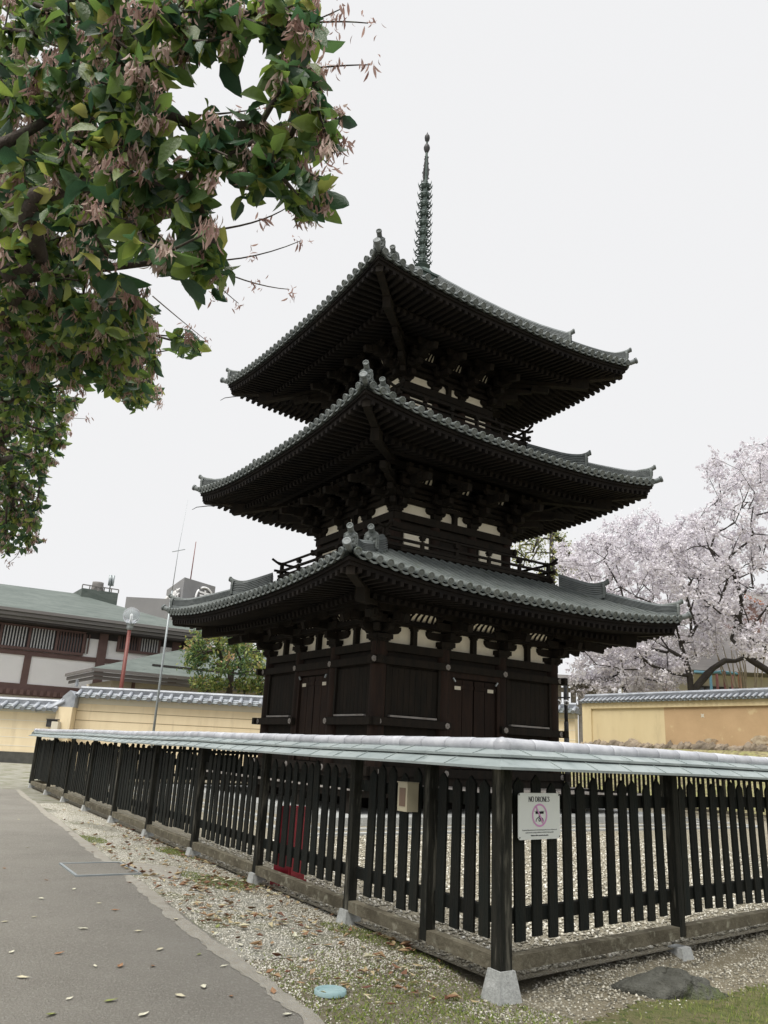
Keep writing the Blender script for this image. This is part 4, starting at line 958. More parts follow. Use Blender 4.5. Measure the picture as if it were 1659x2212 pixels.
# ------------------------------------------------------------------ inn at the left
def hit(u,v,P0,n):
    r=at(u,v,1)-Vector((0,0,EYE)); o=Vector((0,0,EYE)); return o+r*((P0-o).dot(n)/r.dot(n))
HP=at(419,1358,45.0); HP.z=0; zE=at(419,1358,44.2).z
HO=HP+E2*1.5                       # facade origin, 1.5 m behind the eave
ht=empty('inn_building',HO,YAW); tag(ht,'white walled inn with brown timbers and a green grey hipped roof at the left','building')
def hl(x,y,off=0):                # zoomed photo coordinates -> facade local x,z
    p=hit(*Z5(x,y),HO+E2*off,E2); return (p-HO).dot(E1),p.z
MB().bb(-26,9,0.0,9,-.5,zE-.3).build('wall',M['hwall'],ht)
XR=1.5
rdl=11.0; pk_=hit(157,1281,HO+E2*7.5,E2); pkx=(pk_-HO).dot(E1); zR=pk_.z
mb=MB(); mb.add([(-30,-1.5,zE),(XR,-1.5,zE),(XR,16.5,zE),(-30,16.5,zE),(-26,7.5,zR-.3),(pkx,7.5,zR)],[(0,1,5,4),(1,2,5),(2,3,4,5),(3,0,4)])
mb.build('roof',M['hroof'],ht)
mb=MB()
for z0_,z1_,yo in ((zE,zE-.16,0),(zE-.18,zE-.36,.12),(zE-.38,zE-.52,.30)):
    mb.bb(-30,XR-yo,-1.5+yo,-1.5+yo+.1,z1_,z0_); mb.bb(XR-yo-.1,XR-yo,-1.5+yo+.1,15,z1_,z0_)
mb.build('fascia',M['fascia'],ht)
MB().bb(-30,XR-.4,-1.15,0,zE-.62,zE-.5).build('soffit',M['hdark'],ht)
MB().bb(-26,9,-.04,0,zE-.95,zE-.62).build('top_beam',M['hdark'],ht)
b1a,b1b=hl(300,622)[1],hl(300,650)[1]; b0a,b0b=hl(200,812)[1],hl(200,845)[1]; xq=hl(605,600)[0]
MB().bb(-26,9,-.09,0,b1b,b1a).build('timber_beam',M['hbrown'],ht)
MB().bb(-26,xq+2.5,-.09,0,b0b,b0a).build('timber_beam',M['hbrown'],ht)
mb=MB(); 
for i in range(70): mb.bb(-20+i*.33,-19.83+i*.33,-.35,-.1,b0b-.28,b0b-.02)
mb.bb(-20,3.2,-.2,-.09,b0b-.33,b0b-.0); mb.build('lattice_rail',M['hbrown'],ht)
X0=hl(155,720)[0]; MB().bb(X0-.17,X0+.17,-.085,0,b0a,b1b).build('timber_post',M['hbrown'],ht)
X0,X1=hl(588,600)[0],hl(640,600)[0]; MB().bb(X0,X1,-.16,0,2.0,zE-.62).build('timber_post',M['hbrown'],ht)
X0,X1=hl(1040,560)[0],hl(1088,560)[0]; MB().bb(X0,X1,-.16,0,2.0,zE-.62).build('timber_post',M['hbrown'],ht)
for (xa,xb,ya,yb,xm_,npan) in ((-330,500,458,598,250,6),(718,960,520,612,840,2)):
    X0,X1=hl(xa,525)[0],hl(xb,560)[0]; zt1=hl(xm_,ya+(20 if npan==6 else 2))[1]; zb2=hl(xm_,yb)[1]
    if npan==6: X0=-14.0
    wn=MB().bb(X0,X1,-.02,0,zb2,zt1).build('window',M['window'],ht)
    mb=MB(); mb.bb(X0-.06,X1+.06,-.2,0,zb2-.14,zb2); mb.bb(X0-.06,X1+.06,-.2,0,zt1,zt1+.1)
    for i in range(npan+1): x=X0+(X1-X0)*i/npan; mb.bb(x-.06,x+.06,-.2,0,zb2,zt1)
    mb.build('window_frame',M['hbrown'],wn)
    for i in range(npan):
        mb=MB(); x=X0+(X1-X0)*i/npan+.12; xe=X0+(X1-X0)*(i+1)/npan-.1; pale=(npan==2 and i==1) or (npan==6 and i!=5)
        while x<xe: mb.bb(x,x+.06,-.14,-.09,zb2,zt1); x+=.15
        mb.build('lattice',M['lattice'] if pale else M['hbrown'],wn)
    MB().bb(X1+.1,X1+.16,-.12,-.02,zb2,zt1).bb(X1+.26,X1+.32,-.12,-.02,zb2,zt1).build('end_lattice',M['hbrown'],wn) if npan==6 else None
dk0,dk1=hit(168,1279,HO+E2*7.5,E2),hit(246,1283,HO+E2*7.5,E2); dx0,dx1=(dk0-HO).dot(E1),(dk1-HO).dot(E1)
MB().bb(dx0,dx1,6.4,9,zR-2.2,dk1.z-.1).build('roof_deck',M['hroof'],ht)
mb=MB(); zt0=dk1.z-.1
for i in range(6): x=dx0+(dx1-dx0)*i/5; mb.bb(x-.03,x+.03,6.4,6.46,zt0,zt0+.22)
mb.bb(dx0,dx1,6.4,6.46,zt0+.2,zt0+.26); mb.build('deck_rail',M['fascia'],ht)
p=hit(208,1285,HO+E2*6.8,E2); px_=(p-HO).dot(E1); MB().lathe([(.42,0),(.36,.5),(.36,.62),(0,.66)],(px_,6.8,zt0-.05),10).build('roof_vent',M['fascia'],ht)
p=hit(236,1280,HO+E2*6.8,E2); px_=(p-HO).dot(E1); q=hit(240,1243,HO+E2*6.8,E2); mb=MB(); mb.tube([(px_,6.8,zt0-.1),(px_,6.8,q.z-.2)],.05,6)
for s_ in (-.1,.1): mb.tube([(px_+s_,6.7,zt0+(q.z-zt0)*.4),(px_+s_,6.7,q.z)],.09,8)
mb.build('aerial',M['galv'],ht)
# lower wing with its own hipped roof
c0=at(199,1442,36); lw=empty('inn_wing',(c0.x,c0.y,0),YAW); tag(lw,'lower wing of the inn with a grey green roof behind the left wall','building')
zw_=c0.z; rr_=c0+(E1+E2)*7; zr_=at(412,1401,rr_.y).z
mb=MB(); mb.add([(0,0,zw_),(22,0,zw_),(22,7,zr_),(7,7,zr_),(0,5.4,zw_),(5.2,5.4,zw_+(zr_-zw_)*.77)],[(0,1,2,3),(0,3,5,4)]); mb.build('roof',M['hroof'],lw)
mb=MB()
for z0_,z1_,yo in ((zw_,zw_-.14,0),(zw_-.16,zw_-.32,.10),(zw_-.34,zw_-.48,.22)):
    mb.bb(yo,22,yo,yo+.08,z1_,z0_); mb.bb(yo,yo+.08,yo+.08,5.3,z1_,z0_)
mb.build('fascia',M['fascia'],lw)
MB().beam((3.2,1.5,zw_+(zr_-zw_)*1.5/7+.06),(22,1.5,zw_+(zr_-zw_)*1.5/7+.06),.06,.10).build('snow_guard',M['hdark'],lw)
MB().bb(1.3,22,1.2,6,0,zw_-.4).build('wall',M['creamtop'],lw)
MB().bb(2.8,20,1.1,1.2,zw_-1.8,zw_-.72).build('window',M['hdark'],lw)
MB().bb(2.2,2.32,.9,1.1,0,zw_-.4).build('post',M['hbrown'],lw)
# ---- bank tower far behind
tw=empty('office_tower',(-21.4,84,0)); tag(tw,'grey concrete tower block with white characters behind the inn roof','building')
p0=at(399,1247,84); p1=at(352,1266,88); p2=at(471,1258,91)
zt=p0.z
A_=Vector((p0.x,84,0)); B_=Vector((p1.x-.6,92,0)); C_=Vector((p2.x+.3,88.5,0)); D_=B_+C_-A_
mb=MB(); vs=[Vector((q.x,q.y,z))-Vector((-21.4,84,0)) for z in (0,zt) for q in (A_,C_,D_,B_)]
mb.add(vs,[(0,1,5,4),(1,2,6,5),(2,3,7,6),(3,0,4,7),(4,5,6,7)]); twm=mb.build('block',M['tower'],tw)
e_=(C_-A_).normalized(); nrm=Vector((e_.y,-e_.x,0)); rzz=math.atan2(e_.y,e_.x); O2=Vector((-21.4,84,0))
pc=A_+e_*3.35+Vector((0,0,at(430,1290,85).z))+nrm*.15
text('南',2.0,pc-O2,M['white'],tw,'lettering',rot=(math.pi/2,0,rzz),ext=.05,bold=.03)
mb=MB(); 
for k in range(3):
    t0=k*2.094+.3; pts=[pc-O2+e_*1.45*math.cos(t)+Vector((0,0,1.45*math.sin(t))) for t in np.linspace(t0,t0+1.8,10)]; mb.tube(pts,.11,6)
mb.build('ring_logo',M['white'],tw)
e2_=(A_-B_).normalized(); n2=Vector((e2_.y,-e2_.x,0)); rz2=math.atan2(e2_.y,e2_.x)
pz=at(380,1292,86).z
text('南都銀行',1.9,(A_-e2_*4.7+Vector((0,0,pz))+n2*.2)-O2,M['white'],tw,'lettering',rot=(math.pi/2,0,rz2),ext=.05,bold=.02)
mb=MB(); 
q0=at(300,1300,80); q1=at(372,1290,80)
mb.bb(q0.x+21.4-1.5,q1.x+21.4+8,-3.6,1,0,at(330,1292,80.4).z); mb.build('lower_block',M['tower'],tw)
mb=MB(); pa=at(412,1247,86); mb.tube([(pa.x+21.4,2,zt-.1),(pa.x+21.4+.1,2,zt+4.6)],[.07,.04],6); mb.build('aerial',M['redpole'],tw)

# ------------------------------------------------------------------ right background
gt=empty('timber_gate',(8.2,37,0)); tag(gt,'weathered timber gate with a shingled roof behind the short cream wall','gate')
g0,g1=at(1214,1480,37),at(1316,1474,37)
mb=MB()
for i in range(9):
    x=g0.x-8.2-.5+(g1.x-g0.x+.5)*i/8; MB().bb(x-.1,x+.1,-.1,.1,0,g1.z-.2).build('post',M['weather'],gt)
mb.bb(g0.x-8.7,g1.x-8.2,-.12,.12,g1.z-.55,g1.z-.35); mb.bb(g0.x-8.7,g1.x-8.2,-.12,.12,g1.z-1.25,g1.z-1.1); mb.build('beam',M['weather'],gt)
MB().prism([(-.8,0),(.8,0),(0,.45)],(g0.x-8.9,0,g1.z-.2),(0,1,0),(0,0,1),(1,0,0),0,g1.x-g0.x+1.2).build('roof',M['fascia'],gt)
# play frame
pf_=empty('play_frame',(17.6,38,0)); tag(pf_,'blue and orange metal climbing frame behind the yellow wall','climbing frame')
for (u,v,m_,dy) in ((1534,1452,'blue',0),(1548,1455,'redpole',1.5),(1564,1449,'redpole',0),(1581,1458,'redpole',2),(1596,1452,'orangep',0),(1436,1460,'orangep',1)):
    p=at(u,v,38+dy); MB().tube([(p.x-17.6,dy,0),(p.x-17.6,dy,p.z)],.07,8).build('post',M[m_],pf_)
for (u0,v0,u1,v1,d0,d1) in ((1500,1452,1534,1454,39,38),(1534,1454,1564,1449,38,38),(1564,1451,1597,1456,38,38),(1500,1450,1596,1456,40,38)):
    p,q=at(u0,v0,d0),at(u1,v1,d1); MB().tube([p-Vector((17.6,38,0)),q-Vector((17.6,38,0))],.05,8).build('rail',M['blue'],pf_)
bd=empty('hall_building',(20,46,0)); tag(bd,'low building with dark lattice windows and a grey tiled roof behind the cherry trees','building')
MB().bb(-3.2,20,0,8,0,6.6).build('wall',M['creamtop'],bd)
MB().prism([(-2.2,6.3),(10.2,6.3),(4,9.6)],(-4.5,0,0),(0,1,0),(0,0,1),(1,0,0),0,26).build('roof',M['fascia'],bd)
MB().bb(-3.0,20,-.15,.0,3.3,3.5).build('beam',M['hdark'],bd)
for i in range(5):
    x=-1.2+i*3.6
    wn=MB().bb(x,x+2.4,-.05,.02,3.6,5.6).build('window',M['window'],bd)
    mb=MB(); 
    for k in range(7): mb.bb(x+2.4*k/6-.04,x+2.4*k/6+.04,-.12,-.05,3.6,5.6)
    for k in range(5): mb.bb(x,x+2.4,-.12,-.05,3.6+2*k/4-.04,3.6+2*k/4+.04)
    mb.build('window_lattice',M['hdark'],wn)
tr_=empty('temple_hall',(24,55,0)); tag(tr_,'temple hall with orange trimmed gable and grey roof at the right edge','building')
gp=at(1592,1285,55); gq=at(1659,1335,55)
apx=Vector((gp.x-24,0,gp.z+.3)); 
mb=MB(); mb.add([apx,apx+Vector((10,0,0)),apx+Vector((14,-6,-4.5)),apx+Vector((5.5,-6,-4.5)),apx+Vector((0,3,-2))],[(0,3,2,1),(0,1,4)]); mb.build('roof',M['fascia'],tr_)
mb=MB(); mb.beam(apx+Vector((-.1,-.1,-.15)),apx+Vector((5.4,-6.1,-4.65)),.15,.28); mb.build('gable_trim',M['orangep'],tr_)
mb=MB(); mb.bb(apx.x-1.5,apx.x+14,-5,6,0,apx.z-4.4); mb.build('wall',M['creamtop'],tr_)
MB().prism([(-2.4,-2.2),(0,-.3),(6,-4.6),(-2.4,-4.6)],apx,(.66,-.75,0),(0,0,1),(.75,.66,0),.1,.3).build('gable_wall',M['hbrown'],tr_)

# ------------------------------------------------------------------ trees
def grow(root_pts, targets, wig=.08, seglen=.6, cost=.25, seed=1):
    """branch skeleton: join every target to the nearest node; returns nodes, parents"""
    r=np.random.default_rng(seed)
    N_=[np.array(p,float) for p in root_pts]; par=[-1]+list(range(len(root_pts)-1))
    plen=[0.0]
    for i in range(1,len(N_)): plen.append(plen[-1]+np.linalg.norm(N_[i]-N_[i-1]))
    A=np.array(N_); base=A[-1]
    T=np.array(targets); T=T[np.argsort(np.linalg.norm(T-base,axis=1))]; tips=[]
    start=max(0,len(root_pts)-3)
    for t in T:
        A=np.array(N_); dd=np.linalg.norm(A-t,axis=1)+cost*np.array(plen); dd[:start]+=50
        j=int(np.argmin(dd)); a=N_[j]; v=t-a; L_=np.linalg.norm(v); k=max(1,int(L_/seglen)); prev=j
        for i in range(1,k+1):
            f=i/k; p=a+v*f+(r.normal(0,wig*min(1,L_),3) if i<k else 0); p[2]+=.10*L_*math.sin(math.pi*f)*.5
            N_.append(p); par.append(prev); plen.append(plen[prev]+np.linalg.norm(p-N_[prev])); prev=len(N_)-1
        tips.append(prev)
    return np.array(N_),np.array(par),tips
def limbs(N_,par,tips,r_tip,r_max,power=.45):
    cnt=np.zeros(len(N_)); 
    for t in tips: cnt[t]+=1
    for i in range(len(N_)-1,0,-1): cnt[par[i]]+=cnt[i]
    return np.minimum(r_max,r_tip*np.maximum(cnt,1)**power),cnt
def limb_mesh(name,N_,par,rad,m_,parent,sides=(5,8)):
    V=[];F_=[]; ring={}
    mb=MB()
    ch={}
    for i,p in enumerate(par):
        if p>=0: ch.setdefault(p,[]).append(i)
    # follow chains, always the thickest child
    done=set(); stack=[0]
    while stack:
        s=stack.pop(); c=s; chain=[par[s]] if par[s]>=0 else []
        if chain: rr0=min(rad[par[s]],rad[s]*1.15)
        while True:
            chain.append(c); k=ch.get(c,[])
            if not k: break
            k=sorted(k,key=lambda q:-rad[q]); stack.extend(k[1:]); c=k[0]
        if len(chain)<2: continue
        rr=[rad[q] for q in chain]
        if par[s]>=0: rr[0]=min(rad[chain[0]],rad[s]*1.2)
        mb.tube([N_[q] for q in chain],rr,sides[1] if max(rr)>.05 else sides[0],cap=False)
    return mb.build(name,m_,parent)
def leaf_mesh(name,P,Dv,size,width,m_,tint,parent,fold=.25,curl=.3):
    """P base points (n,3), Dv unit directions (n,3); 2x3 quads per leaf, pointed, folded and curled"""
    n=len(P); up=rng.normal(0,1,(n,3)); S=np.cross(Dv,up); S/=np.linalg.norm(S,axis=1,keepdims=True)+1e-9; Nn=np.cross(S,Dv)
    st=[(0,.12),(.3,.85),(.62,1.0),(.88,.45),(1.0,.02)]; K=len(st); sz=size[:,None]; V=np.zeros((n,K*3,3))
    for k,(t,wv) in enumerate(st):
        c=P+Dv*sz*t-Nn*sz*curl*t*t*.6
        for q,sg_ in enumerate((-1,0,1)): V[:,k*3+q]=c+S*sz*width*.5*wv*sg_+Nn*sz*fold*width*abs(sg_)*wv
    F0=np.array([[k*3+q,k*3+q+1,k*3+q+4,k*3+q+3] for k in range(K-1) for q in range(2)])
    Fq=(F0[None]+(np.arange(n)*K*3)[:,None,None]).reshape(-1,4)
    return npmesh(name,V.reshape(-1,3),Fq,m_,np.repeat(tint,len(F0)),parent,smooth=True)
def unit(v): return v/(np.linalg.norm(v,axis=-1,keepdims=True)+1e-9)

# ---- evergreen overhanging from the left, near the camera
can=[(-60,-60),(560,-60),(560,90),(500,140),(406,140),(385,260),(365,365),(395,470),(335,510),(395,568),(265,575),(300,610),(319,649),(365,731),(378,813),(360,882),(278,891),(228,832),(196,813),(196,868),(150,895),(150,973),(105,1041),(100,1178),(77,1201),(-60,1205)]
blobs=[([(562,-40),(698,-40),(698,99),(625,109),(568,94)],60),([(578,130),(703,135),(713,219),(677,260),(630,255),(620,219),(578,208)],60),([(693,229),(740,229),(740,344),(698,339),(667,297)],16),
 ([(417,234),(651,250),(656,333),(615,401),(562,406),(495,380),(375,365)],95),([(625,354),(740,365),(729,464),(693,500),(630,453)],26),([(354,375),(422,385),(469,458),(365,469)],34),([(401,474),(469,479),(505,609),(469,648),(437,625),(411,521)],42),([(387,722),(440,722),(440,780),(395,775)],10),([(320,520),(400,540),(400,580),(300,590)],14)]
cu=np.array(can)
def samp(n,poly,seed,lo=-60,hi=760,lov=-60,hiv=1215):
    r=np.random.default_rng(seed); out_=np.zeros((0,2))
    while len(out_)<n:
        u=r.uniform(lo,hi,n*2); v=r.uniform(lov,hiv,n*2); k=inside(u,v,poly); out_=np.vstack([out_,np.stack([u,v],-1)[k]])
    return out_[:n]
def rng_depth(u,v):      # ground distance of the canopy: close overhead, farther low down
    return 2.0+1.1*smooth((300-u)/500)+5.2*smooth((v-480)/650)**1.1
def P3(u,v,D_): return np.array(at(u,v,D_))
def inset(n,poly,seed,d):
    a=samp(n*3,poly,seed); k=inside(a[:,0]+d,a[:,1],poly)&inside(a[:,0],a[:,1]+d*1.3,poly)&inside(a[:,0]+d*.7,a[:,1]+d*.7,poly)
    return a[k][:n]
bl=[]
for bi,(bp_,bn_) in enumerate(blobs):
    c_=np.mean(np.array(bp_),0); a_=samp(max(6,int(bn_*.5)),bp_,100+bi,350,760,-60,800); bl.append(c_+(a_-c_)*.74-np.array([0,10]))
a1=inset(1050,can,5,34); a1=a1[a1[:,1]<720]; lowp=inset(1250,[(-60,640),(330,640),(360,882),(278,891),(196,813),(150,973),(105,1041),(100,1178),(77,1201),(-60,1205)],6,12)
ct=np.vstack([a1,lowp]+bl) if 1 else np.vstack([samp(1700,can,5),samp(900,[(-60,640),(330,640),(400,840),(225,820),(190,900),(95,1160),(60,1215),(-60,1215)],6)]); tg=[]
for u,v in ct:
    D_=rng_depth(u,v)*(rng.uniform(.95,1.5) if v<700 and u<400 else rng.uniform(.97,1.18)); tg.append(P3(u,v,D_))
ev=empty('evergreen_tree',(-5.6,5.4,0)); tag(ev,'evergreen tree with broad leaves and drooping pink shoots hanging in at the upper left','tree')
EO=np.array([-5.6,5.4,0])
Nn_,par,tips=grow([(-5.6,5.4,0),(-5.55,5.4,1.2),(-5.4,5.3,2.4),(-4.9,5.1,3.3),(-4.3,4.9,3.9)],[t for t in tg],wig=.06,seglen=.35,cost=.18,seed=3)
rad,cnt=limbs(Nn_,par,tips,.0032,.19,.48)
limb_mesh('trunk',Nn_-EO,par,rad,M['bark'],ev)
# leafy whorls at the tips
T=Nn_[tips]; nT=len(T); pdir=unit(T-Nn_[par[tips]])
k=8; P=np.repeat(T,k,0)-np.repeat(pdir,k,0)*rng.uniform(0,.16,(nT*k,1)); Dv=unit(rng.normal(0,1,(nT*k,3))*np.array([1,1,.6])+np.repeat(pdir,k,0)*.5+np.array([0,0,-.75]))
keep=rng.uniform(0,1,nT*k)<.80; P,Dv=P[keep],Dv[keep]; n=len(P)
sz=.045+.085*rng.beta(1.6,2.2,n); tint=np.clip(rng.beta(2,3,n)+.25*(rng.uniform(0,1,n)<.15),0,1)
leaf_mesh('crown',P-EO,Dv,sz,.52,M['leaf'],tint,ev,curl=.45)
sel=rng.uniform(0,1,nT)<.60; Ts=T[sel]; m_n=len(Ts); k=30
P=np.repeat(Ts,k,0)+rng.normal(0,.015,(m_n*k,3))+np.repeat(rng.normal(0,.02,(m_n,3)),k,0); Dv=unit(rng.normal(0,.30,(m_n*k,3))+np.array([0,0,-1.0])); n=len(P)
tc_=np.clip(np.repeat(rng.uniform(0,1,m_n),k)*.6+rng.uniform(0,.4,n),0,1); sz_=rng.uniform(.022,.046,n)
# free hanging twigs that stand out against the sky
iso=[((560,250),(600,290),(640,300),2.8),((480,330),(560,350),(640,345),2.9),((600,330),(660,370),(670,440),2.7),((420,440),(470,560),(470,640),3.6),((600,120),(650,170),(690,215),2.5),((420,250),(500,245),(560,235),2.8),((600,60),(700,40),(795,50),2.4),((600,160),(700,140),(800,140),2.5),((430,500),(560,490),(625,445),3.0),((400,560),(520,575),(650,520),3.6),((420,560),(540,620),(625,625),3.9),((420,560),(470,620),(515,655),4.0),((330,640),(400,700),(445,735),5),((40,900),(110,900),(190,905),7.5),((560,90),(650,60),(735,20),2.3),((600,210),(690,240),(735,300),2.5),((640,280),(680,330),(715,360),2.7),((30,1150),(60,1190),(20,1215),8),((400,560),(240,575),(60,600),3.3),((130,240),(60,290),(-40,330),2.4),((420,120),(280,160),(130,245),2.4)]
TT=[]
for a_,b_,c_,D_ in iso:
    p=[Vector(at(*a_,D_*1.05)),Vector(at(*b_,D_*1.02)),Vector(at(*c_,D_))]; pts=[]
    for t in np.linspace(0,1,9): pts.append((1-t)**2*p[0]+2*t*(1-t)*p[1]+t*t*p[2]-Vector(EO))
    thick=c_[0]<150 and c_[1]<700
    MB().tube(pts,list(np.linspace(.014,.026,9)) if thick else list(np.linspace(.006,.0022,9)),6).build('twig',M['bark'],ev)
    if not thick: TT.append(np.array(p[2])); TT.append(np.array(pts[5])+EO)
TT=np.array(TT); k=14; P2=np.repeat(TT,k,0)+rng.normal(0,.022,(len(TT)*k,3)); D2=unit(rng.normal(0,.5,P2.shape)+np.array([0,0,-.8])); n2=len(P2)
leaf_mesh('young_shoots',np.vstack([P,P2])-EO,np.vstack([Dv,D2]),np.concatenate([sz_,rng.uniform(.022,.05,n2)]),.24,M['pinkleaf'],np.concatenate([tc_,rng.uniform(0,.5,n2)]),ev,curl=.6)

# ---- cherry trees
def cherry(name,label,base,trunk,poly,D0,D1,nt_,seed,rmax,dens=64,box=(1100,1760,880,1520),puff=.13,q=.062,group='cherry trees in blossom beyond the wall',skip=None,tl=(.0,1.),cost=.2):
    root=empty(name,base); tag(root,label,'tree',group); O_=np.array(base,float)
    s=samp(nt_,poly,seed,box[0],box[1],box[2],box[3]); r=np.random.default_rng(seed)
    tg=[np.array(at(u,v,r.uniform(D0,D1))) for u,v in s]
    N2,pr_,tp=grow(trunk,tg,wig=.14,seglen=.8,cost=cost,seed=seed)
    rd,ct_=limbs(N2,pr_,tp,.007,rmax,.46)
    limb_mesh('trunk',N2-O_,pr_,rd,M['cbark'],root,sides=(4,8))
    # blossoms along thin branches
    thin=np.where(ct_<=5)[0]; thin=thin[pr_[thin]>=0]
    a=N2[thin]; b=N2[pr_[thin]]; k=max(1,dens//8); t=r.uniform(0,1,(len(thin),k,1))
    C=(a[:,None]*t+b[:,None]*(1-t)+r.normal(0,puff,(len(thin),k,3))).reshape(-1,3)
    sz8=r.uniform(.04,.11,(len(C),1,1)); cid=np.repeat(r.uniform(-.25,.25,len(C)),9); C=(C[:,None]+r.normal(0,1,(len(C),9,3))*sz8).reshape(-1,3)
    keep=r.uniform(0,1,len(C))<.9; C=C[keep]; cid=cid[keep]; n=len(C)
    nr=unit(r.normal(0,1,(n,3))); u_=unit(np.cross(nr,r.normal(0,1,(n,3)))); v_=np.cross(nr,u_); s_=q*r.uniform(.5,1.25,(n,1))
    V=np.stack([C-u_*s_,C-v_*s_*.9+nr*s_*.35,C+u_*s_,C+v_*s_+nr*s_*.35],1)
    tint=np.clip(r.beta(3,2,n)+cid,0,1)
    npmesh('crown',(V-O_).reshape(-1,3),np.arange(4*n).reshape(-1,4),M['blossom'],tint,root)
    return root
tb=at(1493,1492,35)
ch1=cherry('cherry_tree','large cherry tree in blossom with its dark forked trunk above the yellow wall',(tb.x,tb.y,0),
  [(tb.x,tb.y,0),(tb.x,tb.y,2.5),tuple(at(1492,1488,35)),tuple(at(1490,1460,35)),tuple(at(1480,1425,35.2)),tuple(at(1470,1390,35.5))],
  [(1225,1400),(1230,1490),(1290,1495),(1450,1485),(1480,1440),(1560,1400),(1590,1300),(1560,1200),(1480,1120),(1400,1090),(1290,1140),(1200,1180),(1190,1330)],33,40,700,11,.27)
MB().tube([at(*q_,35)-Vector((tb.x,tb.y,0)) for q_ in ((1497,1500),(1504,1484),(1527,1457),(1541,1443),(1566,1427),(1588,1428),(1604,1422),(1625,1427))],[.19,.16,.165,.12,.125,.085,.09,.05],8).build('limb',M['cbark'],ch1)
tb2=at(1740,1500,33)
cherry('cherry_tree','tall cherry tree leaning in from the right edge with dark arching limbs',(tb2.x,tb2.y,0),
  [(tb2.x,tb2.y,0),(tb2.x,tb2.y,3.0),tuple(at(1700,1475,33)),tuple(at(1659,1449,33)),tuple(at(1620,1424,33)),tuple(at(1600,1402,33)),tuple(at(1580,1380,33.5))],
  [(1760,900),(1659,950),(1590,965),(1500,1005),(1560,1060),(1490,1120),(1420,1150),(1400,1240),(1480,1300),(1560,1330),(1600,1420),(1760,1450)],29,37,760,12,.24)
tb3=at(1330,1480,46)
cherry('cherry_tree','paler cherry tree farther back, right beside the pagoda',(tb3.x,tb3.y,0),
  [(tb3.x,tb3.y,0),(tb3.x,tb3.y,3),(tb3.x,tb3.y,5),(tb3.x+.3,tb3.y,6.5)],
  [(1195,1260),(1200,1340),(1300,1390),(1450,1400),(1590,1380),(1620,1230),(1540,1150),(1400,1140),(1300,1160),(1225,1190)],42,52,420,13,.3,q=.10,puff=.2)
tb4=at(1260,1500,38)
cherry('cherry_tree','low spreading cherry branches in blossom just right of the pagoda',(tb4.x+3,tb4.y,0),
  [(tb4.x+3,tb4.y,0),(tb4.x+3,tb4.y,2.2),tuple(at(1340,1470,38)),tuple(at(1330,1440,38))],
  [(1222,1480),(1232,1500),(1300,1510),(1480,1490),(1490,1450),(1430,1400),(1330,1400),(1300,1440)],36,40,240,14,.12)
# extra arching limbs of the right tree
# conifer beside the pagoda
cf=at(1192,1210,42); co=empty('conifer_tree',(cf.x,cf.y,0)); tag(co,'thin yellow green conifer between the pagoda and the cherry trees','tree')
s=samp(60,[(1190,1140),(1215,1160),(1240,1200),(1250,1280),(1200,1290),(1110,1210),(1105,1185),(1150,1160)],21,1100,1260,1130,1300)
tg=[np.array(at(u,v,rng.uniform(40.5,43.5))) for u,v in s]
ctop=at(1190,1150,42)
N2,pr_,tp=grow([(cf.x,cf.y,z) for z in np.linspace(0,ctop.z,12)],tg,wig=.05,seglen=.5,cost=.0,seed=4)
N2=N2
rd,ct_=limbs(N2,pr_,tp,.03,.16,.4); limb_mesh('trunk',N2-np.array([cf.x,cf.y,0]),pr_,rd,M['cbark'],co,sides=(4,7))
T=N2[tp]; k=40; P=np.repeat(T,k,0)+rng.normal(0,.20,(len(T)*k,3)); Dv=unit(rng.normal(0,1,P.shape)); n=len(P)
leaf_mesh('crown',P-np.array([cf.x,cf.y,0]),Dv,rng.uniform(.10,.20,n),.4,M['conifer'],rng.uniform(0,1,n),co)
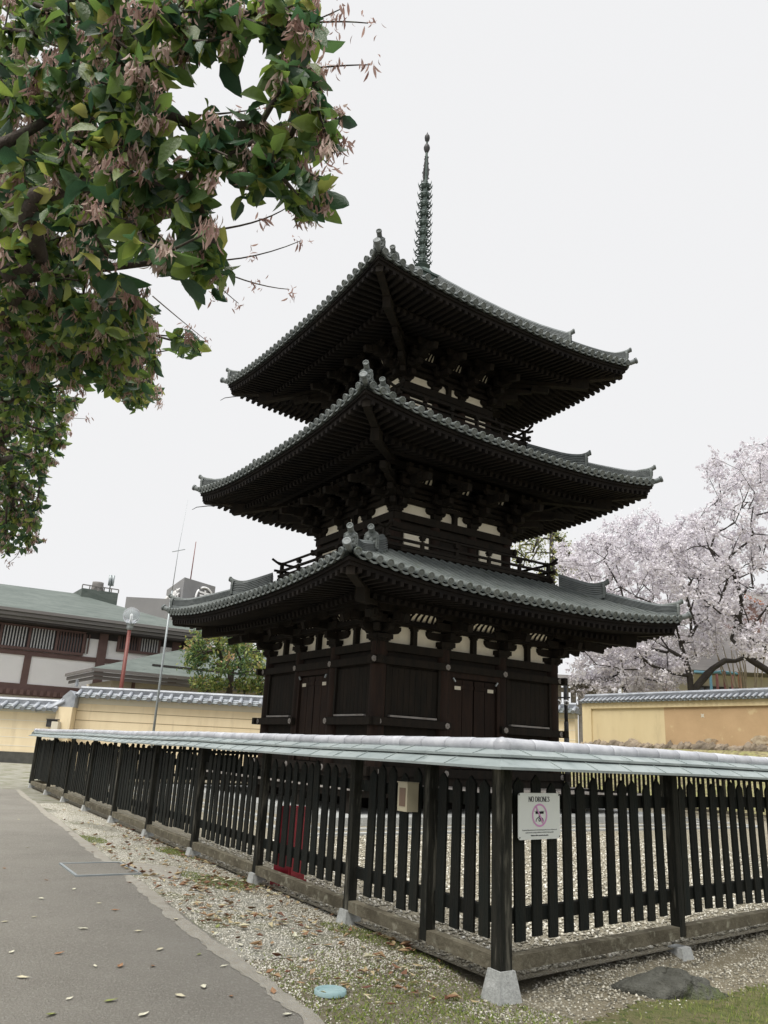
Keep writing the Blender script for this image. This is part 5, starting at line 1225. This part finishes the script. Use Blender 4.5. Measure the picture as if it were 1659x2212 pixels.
# garden tree in front of the inn
gb=at(497,1480,36.5); gr=empty('garden_tree',(gb.x,gb.y,0)); tag(gr,'rounded green garden tree with reddish shoots behind the left wall','tree')
poly=[(402,1380),(415,1362),(460,1368),(520,1375),(555,1395),(575,1420),(572,1450),(520,1455),(500,1445),(440,1450),(425,1445),(400,1440),(405,1400)]
s=samp(150,poly,22,390,590,1350,1470); tg=[np.array(at(u,v,rng.uniform(35,38.5))) for u,v in s][:95]
N2,pr_,tp=grow([(gb.x,gb.y,0),(gb.x,gb.y,2.0),(gb.x,gb.y,gb.z),(gb.x-.02,gb.y,gb.z+.7)],tg,wig=.06,seglen=.4,cost=.2,seed=6)
rd,ct_=limbs(N2,pr_,tp,.02,.28,.45); GO=np.array([gb.x,gb.y,0]); limb_mesh('trunk',N2-GO,pr_,rd,M['bark'],gr,sides=(4,8))
T=N2[tp]; k=36; P=np.repeat(T,k,0)+rng.normal(0,.17,(len(T)*k,3)); Dv=unit(rng.normal(0,1,P.shape)+np.array([0,0,-.2])); n=len(P)
tint=np.clip(np.repeat(rng.beta(2,2.5,len(T)),k)+rng.normal(0,.15,n),0,1)
leaf_mesh('crown',P-GO,Dv,rng.uniform(.12,.2,n),.5,M['leaf2'],tint,gr)
def bush(label,u,v,D_,wdt,h,n_,seed):
    r=np.random.default_rng(seed); c=at(u,v,D_); o=empty('shrub',(c.x,c.y,0)); tag(o,label,'shrub','shrubs behind the left wall')
    MB().tube([(0,0,0),(0,0,c.z)],.05,6).build('stem',M['bark'],o)
    P=r.normal(0,1,(n_,3)); P=unit(P)*r.uniform(.3,1,(n_,1))**.5*np.array([wdt/2,wdt*.35,h/2])+np.array([0,0,c.z])
    leaf_mesh('foliage',P,unit(r.normal(0,1,P.shape)),r.uniform(.1,.18,n_),.5,M['leaf2'],r.beta(2,2,n_),o)
bush('low green shrub left of the garden tree trunk',450,1476,35.8,1.9,.8,700,1)
bush('small green shrub right of the garden tree trunk',530,1478,35.8,1.2,.7,500,2)
bush('yellow green shrub against the left corner of the pagoda',566,1470,35.6,.8,1.5,500,3)
# bare twiggy shrub by the hall
bs=at(1610,1480,36); bo=empty('bare_shrub',(bs.x,bs.y,0)); tag(bo,'bare twiggy shrub standing in front of the lattice windows','shrub')
for i in range(14):
    x=random.uniform(-1.0,1.0); mb=MB(); mb.tube([(x*.3,0,1.5),(x*.7,random.uniform(-.3,.3),3.6),(x*1.2+random.uniform(-.3,.3),0,5.4),(x*1.7,0,random.uniform(6,7.4))],[.06,.045,.03,.01],5); mb.build('stem',M['twig'],bo)
# red leafed sprig by the inn
print('objects',len(bpy.data.objects))
